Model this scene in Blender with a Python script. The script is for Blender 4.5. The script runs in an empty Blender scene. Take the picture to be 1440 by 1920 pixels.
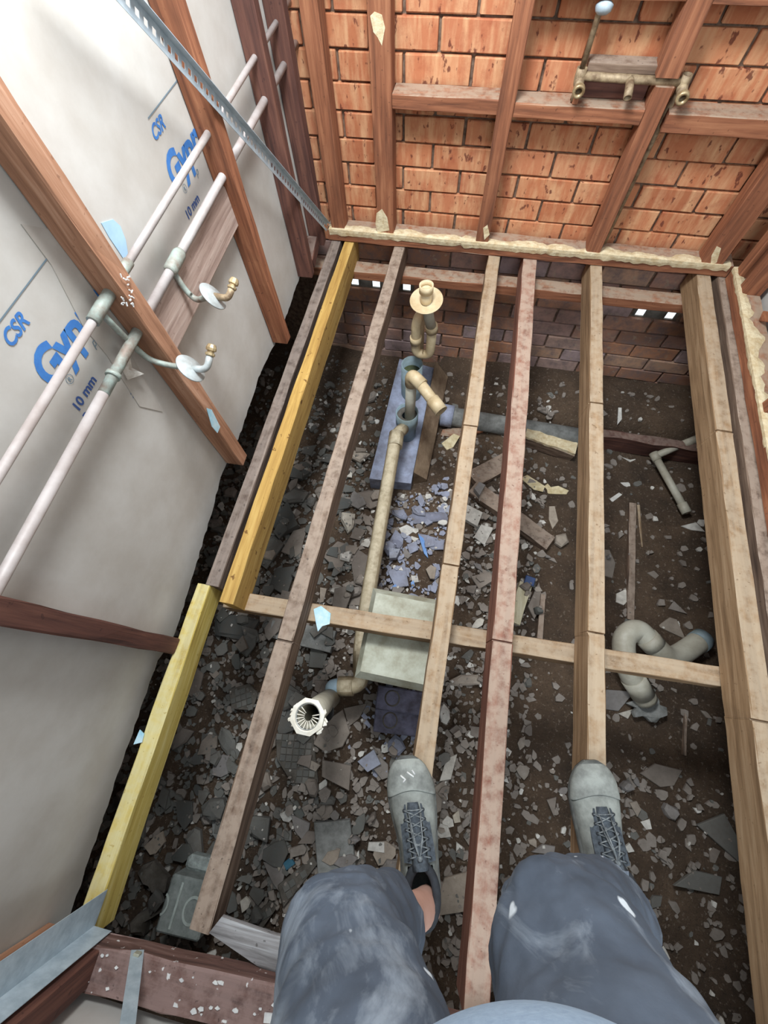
import bpy, bmesh, math, random
import numpy as np
from mathutils import Vector, Matrix, noise as mnoise

random.seed(7)
rng = np.random.default_rng(11)
scene = bpy.context.scene
COL = scene.collection

# ------------------------------------------------------------------ camera
FPX = 790.16
CAMZ = 1.34
ROWS = np.array([[0.98065083, 0.19247625, -0.03573293],     # right
                 [0.16342404, -0.9053845, -0.39188199],     # down
                 [-0.10778001, 0.37845978, -0.91932131]])   # forward
cd = bpy.data.cameras.new('camera')
cam = bpy.data.objects.new('camera', cd)
COL.objects.link(cam)
cd.sensor_fit = 'VERTICAL'
cd.sensor_height = 36.0
cd.sensor_width = 27.0
cd.lens = FPX / 1920 * 36.0
cd.clip_start = 0.01
m = Matrix.Identity(4)
for i in range(3):
    m[i][0] = ROWS[0][i]; m[i][1] = -ROWS[1][i]; m[i][2] = -ROWS[2][i]
m[2][3] = CAMZ
cam.matrix_world = m
scene.camera = cam

# ------------------------------------------------------------------ world + light
world = bpy.data.worlds.new('world')
scene.world = world
world.use_nodes = True
bg = world.node_tree.nodes['Background']
bg.inputs['Color'].default_value = (0.80, 0.91, 1.0, 1)
bg.inputs['Strength'].default_value = 1.12

def area(name, loc, target, size, energy, color, shape='RECTANGLE', sy=None):
    ld = bpy.data.lights.new(name, 'AREA')
    ld.energy = energy; ld.color = color; ld.shape = shape; ld.size = size
    if sy: ld.size_y = sy
    o = bpy.data.objects.new(name, ld); COL.objects.link(o)
    o.location = loc
    o.rotation_euler = (Vector(target) - Vector(loc)).to_track_quat('-Z', 'Y').to_euler()
    return o
area('skylight', (-0.30, 1.02, 1.90), (-0.05, 1.2, 0), 0.40, 32, (0.92, 0.97, 1.0), sy=0.40)
area('rear_daylight_fill', (0.6, -1.9, 2.3), (0.1, 0.9, 0.2), 1.2, 16, (0.84, 0.93, 1.0), sy=1.2)  # added fill for cool daylight from behind, no opening modelled

vs = scene.view_settings
vs.view_transform = 'Standard'
vs.look = 'None'
vs.gamma = 1.0
vs.use_curve_mapping = False
vs.exposure = 0.66

def at(px, py, X=None, Y=None, Z=None):
    """point of a known plane of the place that is seen at a pixel of the photograph"""
    r = ROWS.T @ np.array([px - 720, py - 960, FPX]) / FPX
    c = np.array([0, 0, CAMZ])
    t = (X / r[0]) if X is not None else (Y / r[1]) if Y is not None else ((Z - CAMZ) / r[2])
    return Vector(c + r * t)

# ------------------------------------------------------------------ materials
def S(r, g, b):
    f = lambda c: (c / 255 / 12.92) if c / 255 <= 0.04045 else ((c / 255 + 0.055) / 1.055) ** 2.4
    return (f(r), f(g), f(b), 1)

class NT:
    def __init__(self, name, rough=0.8, metal=0.0):
        self.m = bpy.data.materials.new(name); self.m.use_nodes = True
        self.t = self.m.node_tree; self.n = self.t.nodes; self.l = self.t.links
        self.b = self.n['Principled BSDF']
        self.b.inputs['Roughness'].default_value = rough
        self.b.inputs['Metallic'].default_value = metal
        tc = self.n.new('ShaderNodeTexCoord')
        oi = self.n.new('ShaderNodeObjectInfo')
        self.rand = oi.outputs['Random']
        mul = self.n.new('ShaderNodeMath'); mul.operation = 'MULTIPLY'; mul.inputs[1].default_value = 37.0
        self.l.new(self.rand, mul.inputs[0])
        add = self.n.new('ShaderNodeVectorMath'); add.operation = 'ADD'
        self.l.new(tc.outputs['Object'], add.inputs[0]); self.l.new(mul.outputs[0], add.inputs[1])
        self.vec = add.outputs[0]
    def noise(self, scale, detail=5, rough=0.6, vscale=(1, 1, 1), dist=0.0):
        mp = self.n.new('ShaderNodeMapping'); mp.inputs['Scale'].default_value = vscale
        self.l.new(self.vec, mp.inputs['Vector'])
        nz = self.n.new('ShaderNodeTexNoise')
        nz.inputs['Scale'].default_value = scale; nz.inputs['Detail'].default_value = detail
        nz.inputs['Roughness'].default_value = rough; nz.inputs['Distortion'].default_value = dist
        self.l.new(mp.outputs[0], nz.inputs['Vector'])
        return nz.outputs['Fac']
    def ramp(self, fac, stops):
        r = self.n.new('ShaderNodeValToRGB')
        e = r.color_ramp.elements
        while len(e) < len(stops): e.new(0.5)
        for el, (p, c) in zip(e, stops):
            el.position = p; el.color = c if len(c) == 4 else (*c, 1)
        self.l.new(fac, r.inputs[0])
        return r.outputs[0]
    def mix(self, fac, a, b, mode='MIX'):
        x = self.n.new('ShaderNodeMix'); x.data_type = 'RGBA'; x.blend_type = mode
        for s, v in ((0, fac), (6, a), (7, b)):
            if hasattr(v, 'is_output'): self.l.new(v, x.inputs[s])
            else: x.inputs[s].default_value = v
        return x.outputs[2]
    def math(self, op, a, b=None):
        x = self.n.new('ShaderNodeMath'); x.operation = op
        for s, v in ((0, a), (1, b)):
            if v is None: continue
            if hasattr(v, 'is_output'): self.l.new(v, x.inputs[s])
            else: x.inputs[s].default_value = v
        return x.outputs[0]
    def color(self, c): self.l.new(c, self.b.inputs['Base Color']) if hasattr(c, 'is_output') else setattr(self.b.inputs['Base Color'], 'default_value', c)
    def bump(self, fac, strength=0.4, dist=0.01):
        bp = self.n.new('ShaderNodeBump'); bp.inputs['Strength'].default_value = strength; bp.inputs['Distance'].default_value = dist
        self.l.new(fac, bp.inputs['Height']); self.l.new(bp.outputs[0], self.b.inputs['Normal'])
    def upfac(self):
        g = self.n.new('ShaderNodeNewGeometry'); sp = self.n.new('ShaderNodeSeparateXYZ')
        self.l.new(g.outputs['True Normal'], sp.inputs[0])
        return self.math('GREATER_THAN', sp.outputs['Z'], 0.75)
G1 = (0, 0, 0, 1); W1 = (1, 1, 1, 1)

def wood(name, dark, mid, light, axis='Y', dust=None, dustamt=0.8, blotch=0.35, rough=0.8, spots=None):
    k = NT(name, rough)
    vs_ = {'X': (0.06, 1, 1), 'Y': (1, 0.06, 1), 'Z': (1, 1, 0.06)}[axis]
    g = k.noise(55, 7, 0.62, vs_, 0.4)
    c = k.ramp(g, [(0.28, dark), (0.5, mid), (0.72, light)])
    bl = k.noise(5, 4, 0.6, {'X': (0.4, 1, 1), 'Y': (1, 0.4, 1), 'Z': (1, 1, 0.4)}[axis])
    c = k.mix(k.math('MULTIPLY', k.ramp(bl, [(0.45, G1), (0.72, W1)]), blotch), c, dark)
    if dust:
        dn = k.noise(26, 6, 0.65)
        f = k.math('MULTIPLY', k.upfac(), k.ramp(dn, [(0.3, G1), (0.55, W1)]))
        c = k.mix(k.math('MULTIPLY', f, dustamt), c, dust)
    if spots:
        sn = k.noise(42, 3, 0.5)
        c = k.mix(k.ramp(sn, [(0.66, G1), (0.70, W1)]), c, spots)
    sk = k.noise(75, 2, 0.5)
    c = k.mix(k.math('MULTIPLY', k.ramp(sk, [(0.68, G1), (0.73, W1)]), 0.6), c, dark)
    k.color(c)
    k.bump(g, 0.35, 0.004)
    return k.m

M = {}
for ax in 'XYZ':
    M['stud' + ax] = wood('stud_wood_' + ax, S(92, 54, 36), S(142, 88, 60), S(174, 118, 84), ax, dust=S(166, 148, 128), dustamt=0.8)
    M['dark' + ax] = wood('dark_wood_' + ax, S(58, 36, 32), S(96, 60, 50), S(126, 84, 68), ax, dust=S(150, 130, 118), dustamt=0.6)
    M['pale' + ax] = wood('pale_joist_wood_' + ax, S(108, 82, 56), S(150, 120, 88), S(176, 148, 116), ax, dust=S(182, 165, 142), dustamt=0.6, blotch=0.25)
    M['grey' + ax] = wood('grey_dusty_wood_' + ax, S(70, 54, 44), S(114, 92, 76), S(152, 130, 112), ax, dust=S(166, 148, 132), dustamt=0.75, blotch=0.4)
M['yellow'] = wood('yellow_pine', S(150, 112, 54), S(186, 148, 78), S(208, 174, 104), 'Y', blotch=0.2, spots=S(120, 84, 36))
M['yellow2'] = wood('pale_yellow_pine', S(168, 140, 62), S(206, 182, 96), S(222, 206, 138), 'Y', blotch=0.15, dust=S(210, 206, 170), dustamt=0.5)
M['oldY'] = wood('old_weathered_wood', S(44, 34, 30), S(96, 80, 70), S(150, 132, 118), 'Y', dust=S(150, 136, 126), dustamt=0.55, blotch=0.7)
M['redY'] = wood('red_joist_wood', S(98, 56, 44), S(136, 88, 70), S(164, 118, 98), 'Y', dust=S(178, 158, 140), dustamt=0.75)
M['plateX'] = wood('painted_plate_wood', S(58, 40, 36), S(102, 74, 66), S(140, 112, 104), 'X', dust=S(150, 126, 120), dustamt=0.7, spots=S(214, 212, 210))
M['orangeZ'] = wood('orange_stud_wood', S(124, 84, 62), S(168, 122, 94), S(200, 160, 134), 'Z', blotch=0.2)
M['plankY'] = wood('pinkish_grey_plank', S(128, 104, 94), S(170, 146, 134), S(196, 176, 164), 'Y', blotch=0.35)

def plain(name, col, col2=None, rough=0.7, scale=20, metal=0.0, bump=0.0, stops=(0.35, 0.65), up=None):
    k = NT(name, rough, metal)
    n = k.noise(scale, 6, 0.65)
    c = k.ramp(n, [(stops[0], col2 or col), (stops[1], col)])
    if up:
        dn = k.noise(40, 5, 0.6)
        c = k.mix(k.math('MULTIPLY', k.upfac(), k.ramp(dn, [(0.3, G1), (0.6, W1)])), c, up)
    k.color(c)
    if bump: k.bump(n, bump, 0.006)
    return k.m

# brick: orange, streaked downwards, burnt flecks, one tone per brick
k = NT('orange_brick', 0.9)
base = k.ramp(k.rand, [(0.0, S(168, 102, 68)), (0.35, S(188, 118, 80)), (0.7, S(180, 112, 78)), (1.0, S(200, 134, 94))])
st = k.noise(34, 4, 0.6, (1, 1, 0.18))
c = k.mix(k.ramp(st, [(0.42, G1), (0.75, W1)]), base, S(212, 166, 124))
c = k.mix(k.math('MULTIPLY', k.ramp(k.noise(16, 5, 0.7), [(0.5, G1), (0.75, W1)]), 0.55), c, S(150, 70, 44))
fl = k.noise(48, 3, 0.55, (1, 1, 0.55))
c = k.mix(k.math('MULTIPLY', k.ramp(fl, [(0.625, G1), (0.68, W1)]), 0.85), c, S(100, 46, 32))
k.color(c); k.bump(k.noise(60, 5, 0.7), 0.3, 0.004)
M['brick'] = k.m
k = NT('grimy_brick', 0.95)
base = k.ramp(k.rand, [(0.0, S(150, 110, 90)), (0.4, S(186, 132, 100)), (0.75, S(168, 146, 146)), (1.0, S(192, 150, 118))])
c = k.mix(k.ramp(k.noise(14, 5, 0.7), [(0.42, G1), (0.7, W1)]), base, S(122, 106, 104))
c = k.mix(k.math('MULTIPLY', k.ramp(k.noise(40, 4, 0.6), [(0.6, G1), (0.68, W1)]), 0.7), c, S(170, 150, 128))
k.color(c); k.bump(k.noise(50, 5, 0.7), 0.4, 0.005)
M['brick_low'] = k.m
M['mortar'] = plain('mortar', S(138, 116, 98), S(84, 64, 52), 0.95, 40, bump=0.4)
M['gyp'] = plain('plasterboard_paper', S(196, 192, 186), S(182, 176, 168), 0.9, 6, bump=0.05)
M['gypcore'] = plain('plaster_core', S(226, 222, 214), S(190, 180, 168), 0.9, 60, bump=0.5)
M['print'] = plain('blue_print', S(66, 128, 196), S(58, 112, 182), 0.8, 60)
M['printdark'] = plain('navy_print', S(58, 84, 140), None, 0.8)
M['printgrey'] = plain('grey_print', S(110, 128, 140), None, 0.8)
M['bluepaper'] = plain('pale_blue_paper', S(176, 208, 232), S(160, 194, 222), 0.8)
M['copper'] = plain('whitened_copper', S(188, 180, 177), S(164, 152, 147), 0.55, 14, 0.1)
M['verdigris'] = plain('verdigris_copper', S(158, 172, 164), S(128, 112, 100), 0.6, 24, 0.1, 0.3)
M['brass'] = plain('tarnished_brass', S(196, 178, 140), S(150, 124, 90), 0.4, 30, 0.5)
M['bronze'] = plain('dusty_bronze', S(170, 150, 120), S(110, 88, 66), 0.6, 40, 0.2, 0.3)
M['galv'] = plain('galvanised_steel', S(194, 208, 216), S(164, 180, 190), 0.45, 30, 0.12, 0.1)
M['galvdirty'] = plain('weathered_galvanised_steel', S(184, 186, 170), S(146, 142, 122), 0.65, 14, 0.1, 0.2)
M['disc'] = plain('grey_flange_metal', S(190, 196, 196), S(146, 148, 144), 0.45, 20, 0.3)
M['pvc'] = plain('cream_pvc', S(226, 208, 172), S(186, 162, 124), 0.5, 9)
M['pvcdirty'] = plain('dusty_pvc', S(184, 168, 138), S(140, 122, 94), 0.65, 12, up=S(200, 186, 158))
M['pvcgrey'] = plain('grey_pvc', S(196, 192, 176), S(164, 156, 138), 0.5, 9)
M['pvcblue'] = plain('blue_grey_pipe', S(150, 172, 186), S(122, 134, 132), 0.6, 10)
M['white'] = plain('white_plastic', S(238, 234, 222), S(216, 208, 190), 0.5, 20)
M['strainer'] = plain('chrome_strainer', S(190, 192, 190), S(140, 142, 140), 0.35, 20, 0.6)
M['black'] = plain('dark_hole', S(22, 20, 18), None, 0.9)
M['conc'] = plain('grey_concrete', S(150, 150, 146), S(108, 108, 104), 0.95, 20, bump=0.5)
M['concdark'] = plain('dark_concrete', S(112, 106, 98), S(76, 70, 62), 0.95, 16, bump=0.5)
M['concblue'] = plain('bluelit_grey_concrete', S(164, 172, 196), S(126, 128, 142), 0.9, 16, bump=0.5)  # concrete with the blue daylight mixed into its colour
M['concbrown'] = plain('dusty_brown_concrete', S(150, 128, 104), S(110, 88, 68), 0.95, 14, bump=0.5)
M['bluebrick'] = plain('dark_blue_brick', S(116, 114, 134), S(78, 74, 84), 0.85, 20, bump=0.4)
M['cream'] = plain('cream_plaster_residue', S(228, 214, 180), S(196, 172, 132), 0.9, 40, bump=0.8)
M['markpale'] = plain('pale_cement_mark', S(176, 184, 178), S(150, 158, 152), 0.9, 40)
M['bluetape'] = plain('pale_blue_scrap', S(150, 200, 220), S(200, 220, 226), 0.6, 30)
M['bluetile'] = plain('bright_blue_glaze', S(84, 134, 200), S(120, 160, 210), 0.4, 20)
M['navy'] = plain('navy_blue', S(52, 74, 118), None, 0.5)
M['paint'] = plain('white_paint', S(228, 228, 224), S(196, 196, 196), 0.7, 40)
M['dirt'] = None
k = NT('brown_dirt', 1.0)
c = k.ramp(k.noise(3.0, 8, 0.7), [(0.3, S(62, 50, 40)), (0.5, S(92, 74, 58)), (0.7, S(120, 98, 78))])
c = k.mix(k.math('MULTIPLY', k.ramp(k.noise(70, 4, 0.7), [(0.58, G1), (0.68, W1)]), 0.6), c, S(168, 152, 134))
c = k.mix(k.math('MULTIPLY', k.ramp(k.noise(120, 3, 0.7), [(0.35, W1), (0.45, G1)]), 0.5), c, S(50, 40, 34))
k.color(c); k.bump(k.noise(40, 8, 0.75), 0.9, 0.02)
M['dirt'] = k.m
def rub(name, stops):
    k = NT(name, 0.9)
    base = k.ramp(k.rand, stops)
    c = k.mix(k.math('MULTIPLY', k.ramp(k.noise(18, 6, 0.7), [(0.4, G1), (0.7, W1)]), 0.5), base, S(96, 86, 76))
    k.color(c); k.bump(k.noise(50, 5, 0.7), 0.4, 0.005)
    return k.m
M['tile'] = rub('grey_brown_tile', [(0.0, S(122, 112, 104)), (0.3, S(150, 138, 126)), (0.55, S(134, 130, 128)), (0.8, S(172, 158, 142)), (1, S(112, 104, 98))])
M['tilebluelit'] = rub('bluelit_grey_tile', [(0.0, S(142, 146, 164)), (0.4, S(160, 164, 182)), (0.7, S(124, 126, 142)), (1, S(178, 182, 194))])  # grey tile, its blue tone carries the strip of blue daylight
M['tilepale'] = rub('pale_tile', [(0.0, S(214, 206, 192)), (0.5, S(226, 222, 214)), (1, S(196, 184, 164))])
M['tilegreen'] = rub('grey_green_tile', [(0.0, S(92, 94, 90)), (0.5, S(118, 116, 110)), (1, S(80, 82, 80))])  # grey-green tile, darkened for the shade in the left bays
M['paper'] = plain('cream_paper_scrap', S(226, 212, 176), S(190, 170, 128), 0.9, 30)
# clothing
k = NT('blue_grey_work_trousers', 0.9)
c = k.ramp(k.noise(7, 5, 0.6), [(0.3, S(62, 70, 82)), (0.7, S(90, 100, 114))])
sm = k.noise(9, 6, 0.65, (1, 1, 0.55), 0.8)
c = k.mix(k.math('MULTIPLY', k.ramp(sm, [(0.53, G1), (0.68, W1)]), 0.5), c, S(164, 174, 184))
dr = k.noise(26, 2, 0.4, (1, 0.6, 0.6))
c = k.mix(k.ramp(dr, [(0.725, G1), (0.75, W1)]), c, S(214, 222, 228))
k.color(c); k.bump(k.noise(300, 2, 0.5), 0.15, 0.002)
M['denim'] = k.m
M['shirt'] = plain('light_blue_shirt_cloth', S(150, 170, 190), S(136, 156, 178), 0.95, 200, bump=0.15)
M['suede'] = plain('dusty_grey_suede', S(146, 150, 144), S(98, 100, 96), 0.85, 18, bump=0.2)
M['toecap'] = plain('worn_grey_toe_cap', S(150, 154, 148), S(104, 106, 102), 0.7, 22)
M['sole'] = plain('grey_rubber_sole', S(96, 98, 94), S(62, 62, 60), 0.8, 30)
M['collar'] = plain('black_padded_collar', S(44, 48, 54), S(30, 32, 36), 0.8, 60)
M['tongue'] = plain('charcoal_mesh_tongue', S(82, 90, 98), S(52, 58, 64), 0.85, 120, bump=0.3)
M['lace'] = plain('grey_lace', S(140, 146, 148), S(70, 76, 80), 0.9, 90)
k = NT('skin', 0.55); k.color(k.ramp(k.noise(20, 4, 0.5), [(0.3, S(196, 150, 132)), (0.7, S(216, 172, 154))])); M['skin'] = k.m

# ------------------------------------------------------------------ mesh helpers
WL = {}      # world location of each object's origin
class MB:
    def __init__(self): self.v = []; self.f = []; self.sm = []
    def add(self, vs, fs, smooth=False):
        o = len(self.v); self.v += [tuple(x) for x in vs]
        self.f += [tuple(i + o for i in q) for q in fs]; self.sm += [smooth] * len(fs)
        return self
    def box(self, c, s, rot=None, ch=0.0):
        c = Vector(c); hx, hy, hz = s[0] / 2, s[1] / 2, s[2] / 2
        R = rot if rot is not None else Matrix.Identity(3)
        if ch <= 0:
            pts = [(x, y, z) for z in (-hz, hz) for x, y in ((-hx, -hy), (hx, -hy), (hx, hy), (-hx, hy))]
            fs = [(3, 2, 1, 0), (4, 5, 6, 7), (0, 1, 5, 4), (1, 2, 6, 5), (2, 3, 7, 6), (3, 0, 4, 7)]
        else:
            def ring(x, y, z, d):
                return [(-x + d, -y, z), (x - d, -y, z), (x, -y + d, z), (x, y - d, z), (x - d, y, z), (-x + d, y, z), (-x, y - d, z), (-x, -y + d, z)]
            pts = ring(hx - ch, hy - ch, -hz, ch * .5) + ring(hx, hy, -hz + ch, ch) + ring(hx, hy, hz - ch, ch) + ring(hx - ch, hy - ch, hz, ch * .5)
            fs = [tuple(range(7, -1, -1)), tuple(range(24, 32))]
            for r in range(3):
                for i in range(8):
                    j = (i + 1) % 8
                    fs.append((r * 8 + i, r * 8 + j, r * 8 + 8 + j, r * 8 + 8 + i))
        return self.add([c + R @ Vector(p) for p in pts], fs)
    def prism(self, poly, thick, top=None):
        """poly: 3-D points (planar, counter-clockwise from above) of the top; extruded down by thick"""
        n = len(poly); d = Vector((0, 0, -thick)) if top is None else Vector(top) * -thick
        vs = [Vector(p) for p in poly] + [Vector(p) + d for p in poly]
        fs = [tuple(range(n)), tuple(range(2 * n - 1, n - 1, -1))]
        for i in range(n):
            j = (i + 1) % n; fs.append((i, i + n, j + n, j))
        return self.add(vs, fs)
    def tube(self, pts, r, seg=16, cap=True, hollow=0.0, smooth=True):
        P = [Vector(p) for p in pts]; n = len(P)
        R = r if isinstance(r, (list, tuple)) else [r] * n
        T = [(P[min(i + 1, n - 1)] - P[max(i - 1, 0)]).normalized() for i in range(n)]
        up = Vector((0, 0, 1)) if abs(T[0].z) < 0.9 else Vector((1, 0, 0))
        u = T[0].cross(up).normalized(); vs = []; fs = []
        rings = []
        for i in range(n):
            u = (u - T[i] * u.dot(T[i])).normalized(); w = T[i].cross(u)
            rings.append((P[i], u.copy(), w.copy(), R[i]))
        def surf(rs, flip):
            b = len(vs)
            for p, a, c, rr in rs:
                for k_ in range(seg):
                    an = 2 * math.pi * k_ / seg
                    vs.append(p + (a * math.cos(an) + c * math.sin(an)) * rr)
            for i in range(len(rs) - 1):
                for k_ in range(seg):
                    q = (b + i * seg + k_, b + i * seg + (k_ + 1) % seg, b + (i + 1) * seg + (k_ + 1) % seg, b + (i + 1) * seg + k_)
                    fs.append(q[::-1] if flip else q)
            return b
        b0 = surf(rings, False)
        if hollow > 0:
            b1 = surf([(p, a, c, rr - hollow) for p, a, c, rr in rings], True)
            for e in (0, n - 1):
                for k_ in range(seg):
                    q = (b0 + e * seg + k_, b0 + e * seg + (k_ + 1) % seg, b1 + e * seg + (k_ + 1) % seg, b1 + e * seg + k_)
                    fs.append(q[::-1] if e == 0 else q)
            self.add(vs, fs, smooth)
        else:
            self.add(vs, fs, smooth)
            if cap:
                o = len(self.v) - len(vs)
                self.f.append(tuple(o + b0 + k_ for k_ in range(seg))[::-1]); self.sm.append(False)
                self.f.append(tuple(o + b0 + (n - 1) * seg + k_ for k_ in range(seg))); self.sm.append(False)
        return self
    def lathe(self, base, axis, prof, seg=24, smooth=True, close=True):
        ax = Vector(axis).normalized(); base = Vector(base)
        up = Vector((0, 0, 1)) if abs(ax.z) < 0.9 else Vector((1, 0, 0))
        u = ax.cross(up).normalized(); w = ax.cross(u); vs = []; fs = []
        for r, h in prof:
            for k_ in range(seg):
                an = 2 * math.pi * k_ / seg
                vs.append(base + ax * h + (u * math.cos(an) + w * math.sin(an)) * r)
        n = len(prof)
        for i in range(n - 1):
            for k_ in range(seg):
                fs.append((i * seg + k_, i * seg + (k_ + 1) % seg, (i + 1) * seg + (k_ + 1) % seg, (i + 1) * seg + k_))
        if close:
            fs.append(tuple(range(seg))[::-1]); fs.append(tuple((n - 1) * seg + k_ for k_ in range(seg)))
        return self.add(vs, fs, smooth)
    def loft(self, rings, cap=True, smooth=True):
        n = len(rings[0]); vs = [p for r in rings for p in r]; fs = []
        for i in range(len(rings) - 1):
            for k_ in range(n):
                fs.append((i * n + k_, i * n + (k_ + 1) % n, (i + 1) * n + (k_ + 1) % n, (i + 1) * n + k_))
        if cap:
            fs.append(tuple(range(n))[::-1]); fs.append(tuple((len(rings) - 1) * n + k_ for k_ in range(n)))
        return self.add(vs, fs, smooth)
    def build(self, name, mat, parent=None, origin=None, recalc=True):
        vs = np.array([tuple(v) for v in self.v])
        if origin is None:
            o = (vs.min(0) + vs.max(0)) / 2; o[2] = vs[:, 2].min()
        else: o = np.array(origin, float)
        me = bpy.data.meshes.new(name)
        me.from_pydata((vs - o).tolist(), [], self.f)
        me.polygons.foreach_set('use_smooth', self.sm)
        if recalc:
            bm = bmesh.new(); bm.from_mesh(me); bmesh.ops.recalc_face_normals(bm, faces=bm.faces); bm.to_mesh(me); bm.free()
        me.materials.append(M[mat] if isinstance(mat, str) else mat)
        ob = bpy.data.objects.new(name, me); COL.objects.link(ob)
        place(ob, o, parent)
        return ob
def place(ob, w, parent=None):
    w = Vector(w); WL[ob.name] = w.copy()
    if parent is not None:
        ob.parent = parent; ob.location = w - WL[parent.name]
    else: ob.location = w
def tag(o, label=None, cat=None, group=None, kind=None):
    if label: o['label'] = label
    if cat: o['category'] = cat
    if group: o['group'] = group
    if kind: o['kind'] = kind
    return o
def thing(name, loc, label, cat, group=None):
    o = bpy.data.objects.new(name, None); COL.objects.link(o); o.empty_display_size = 0.05
    place(o, loc); return tag(o, label, cat, group)

def beam(p0, p1, w, h, mb=None, nseg=None, jit=0.0012, cuts=(), ch=0.0025, bow=0.0, up=(0, 0, 1), seed=0):
    """timber from p0 to p1 (points on the centre line), w across, h along 'up'; cuts = saw cuts at fractions"""
    mb = mb or MB()
    rnd = random.Random(seed + int(1000 * (p0[0] + 2 * p0[1] + 3 * p0[2])))
    p0 = Vector(p0); p1 = Vector(p1); L = (p1 - p0).length; d = (p1 - p0) / L
    U = Vector(up); U = (U - d * U.dot(d)).normalized(); A = d.cross(U)
    n = nseg or max(2, int(L / 0.09))
    ts = [(i / n, 0) for i in range(n + 1)]
    for c_ in cuts:
        e = 0.0022 / L
        ts = [t for t in ts if abs(t[0] - c_) > 4 * e]
        ts += [(c_ - 1.6 * e, 0), (c_ - 0.8 * e, 1), (c_ + 0.8 * e, 1), (c_ + 1.6 * e, 0)]
    ts.sort()
    rings = []
    for t, cut in ts:
        c_ = p0 + d * (t * L) + A * (bow * math.sin(math.pi * t))
        hw, hh = w / 2, h / 2
        pr = [(-hw + ch, -hh), (hw - ch, -hh), (hw, -hh + ch), (hw, hh - ch), (hw - ch, hh), (-hw + ch, hh), (-hw, hh - ch), (-hw, -hh + ch)]
        ring = []
        for i, (a, u) in enumerate(pr):
            a += rnd.uniform(-jit, jit); u += rnd.uniform(-jit, jit)
            if cut: u = min(u, hh - 0.010)
            ring.append(c_ + A * a + U * u)
        rings.append(ring)
    mb.loft(rings, True, False)
    return mb

def bend(pts, rad=0.05, n=6):
    """round the corners of a poly-line"""
    P = [Vector(p) for p in pts]; out = [P[0]]
    for i in range(1, len(P) - 1):
        a = P[i - 1] - P[i]; b = P[i + 1] - P[i]
        r = min(rad, a.length * 0.49, b.length * 0.49)
        s = P[i] + a.normalized() * r; e = P[i] + b.normalized() * r
        for k_ in range(n + 1):
            t = k_ / n; out.append(s * (1 - t) ** 2 + P[i] * 2 * t * (1 - t) + e * t * t)
    out.append(P[-1]); return out

# ------------------------------------------------------------------ the setting: ground and walls
def ground_h(x, y):
    z = -0.87
    z += 0.10 * math.exp(-((x + 0.35) / 0.5) ** 2 - ((y - 0.1) / 0.9) ** 2)          # heap of rubble under the left bays
    z += 0.05 * math.exp(-((x - 0.15) / 0.35) ** 2 - ((y - 0.75) / 0.5) ** 2)
    b = max(0.0, min(1.0, (y - 1.60) / 0.10)); b = b * b * (3 - 2 * b)
    z += b * (0.12 if x > -0.1 else 0.06)
    z += 0.035 * mnoise.noise(Vector((x * 2.3, y * 2.3, 0.3))) + 0.015 * mnoise.noise(Vector((x * 9, y * 9, 1.7)))
    return z
GX0, GX1, GY0, GY1, GS = -1.6, 1.9, -1.5, 2.05, 0.025
nx = int((GX1 - GX0) / GS) + 1; ny = int((GY1 - GY0) / GS) + 1
HG = np.array([[ground_h(GX0 + i * GS, GY0 + j * GS) for j in range(ny)] for i in range(nx)])
mb = MB()
mb.add([(GX0 + i * GS, GY0 + j * GS, HG[i, j]) for i in range(nx) for j in range(ny)],
       [(i * ny + j, (i + 1) * ny + j, (i + 1) * ny + j + 1, i * ny + j + 1) for i in range(nx - 1) for j in range(ny - 1)], True)
tag(mb.build('ground', 'dirt', origin=(0, 0, -0.9)), kind='structure', label='brown dirt ground under the stripped floor')

# back brick wall -------------------------------------------------
YB = 2.0
vent_x = [(-0.65, -0.29), (0.86, 1.08)]
VZ0, VZ1 = -0.33, -0.243
mb = MB()
def back_panel(x0, x1, z0, z1): mb.box(((x0 + x1) / 2, YB + 0.018, (z0 + z1) / 2), (x1 - x0, 0.012, z1 - z0))
back_panel(-1.6, 1.9, -1.0, VZ0); back_panel(-1.6, 1.9, VZ1, 2.4)
back_panel(-1.6, vent_x[0][0], VZ0, VZ1); back_panel(vent_x[0][1], vent_x[1][0], VZ0, VZ1); back_panel(vent_x[1][1], 1.9, VZ0, VZ1)
wall_back = tag(mb.build('wall_back', 'mortar'), 'orange brick outer wall behind the bare studs', kind='structure')
def brick_mesh(name, L, seed, mat):
    b = MB(); b.box((0, 0, 0), (L, 0.03, 0.0788), ch=0.003)
    r = random.Random(seed)
    b.v = [(x + r.uniform(-.0015, .0015), y + r.uniform(-.001, .001), z + r.uniform(-.0015, .0015)) for x, y, z in b.v]
    me = bpy.data.meshes.new(name); me.from_pydata(b.v, [], b.f); me.materials.append(M[mat]); return me
BM = {}
def brick_at(xc, L, zc, mat, r):
    key = (round(L, 2), r.randrange(4), mat)
    if key not in BM: BM[key] = brick_mesh('brick', key[0], hash(key) % 999, mat)
    o = bpy.data.objects.new('brick', BM[key]); COL.objects.link(o)
    o.rotation_euler = (r.uniform(-.006, .006), r.uniform(-.004, .004), r.uniform(-.006, .006))
    place(o, (xc, YB + 0.012 + r.uniform(-.003, .003), zc + r.uniform(-.001, .001)), wall_back)
rb = random.Random(3)
XL, XR = -0.86, 1.42
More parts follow.
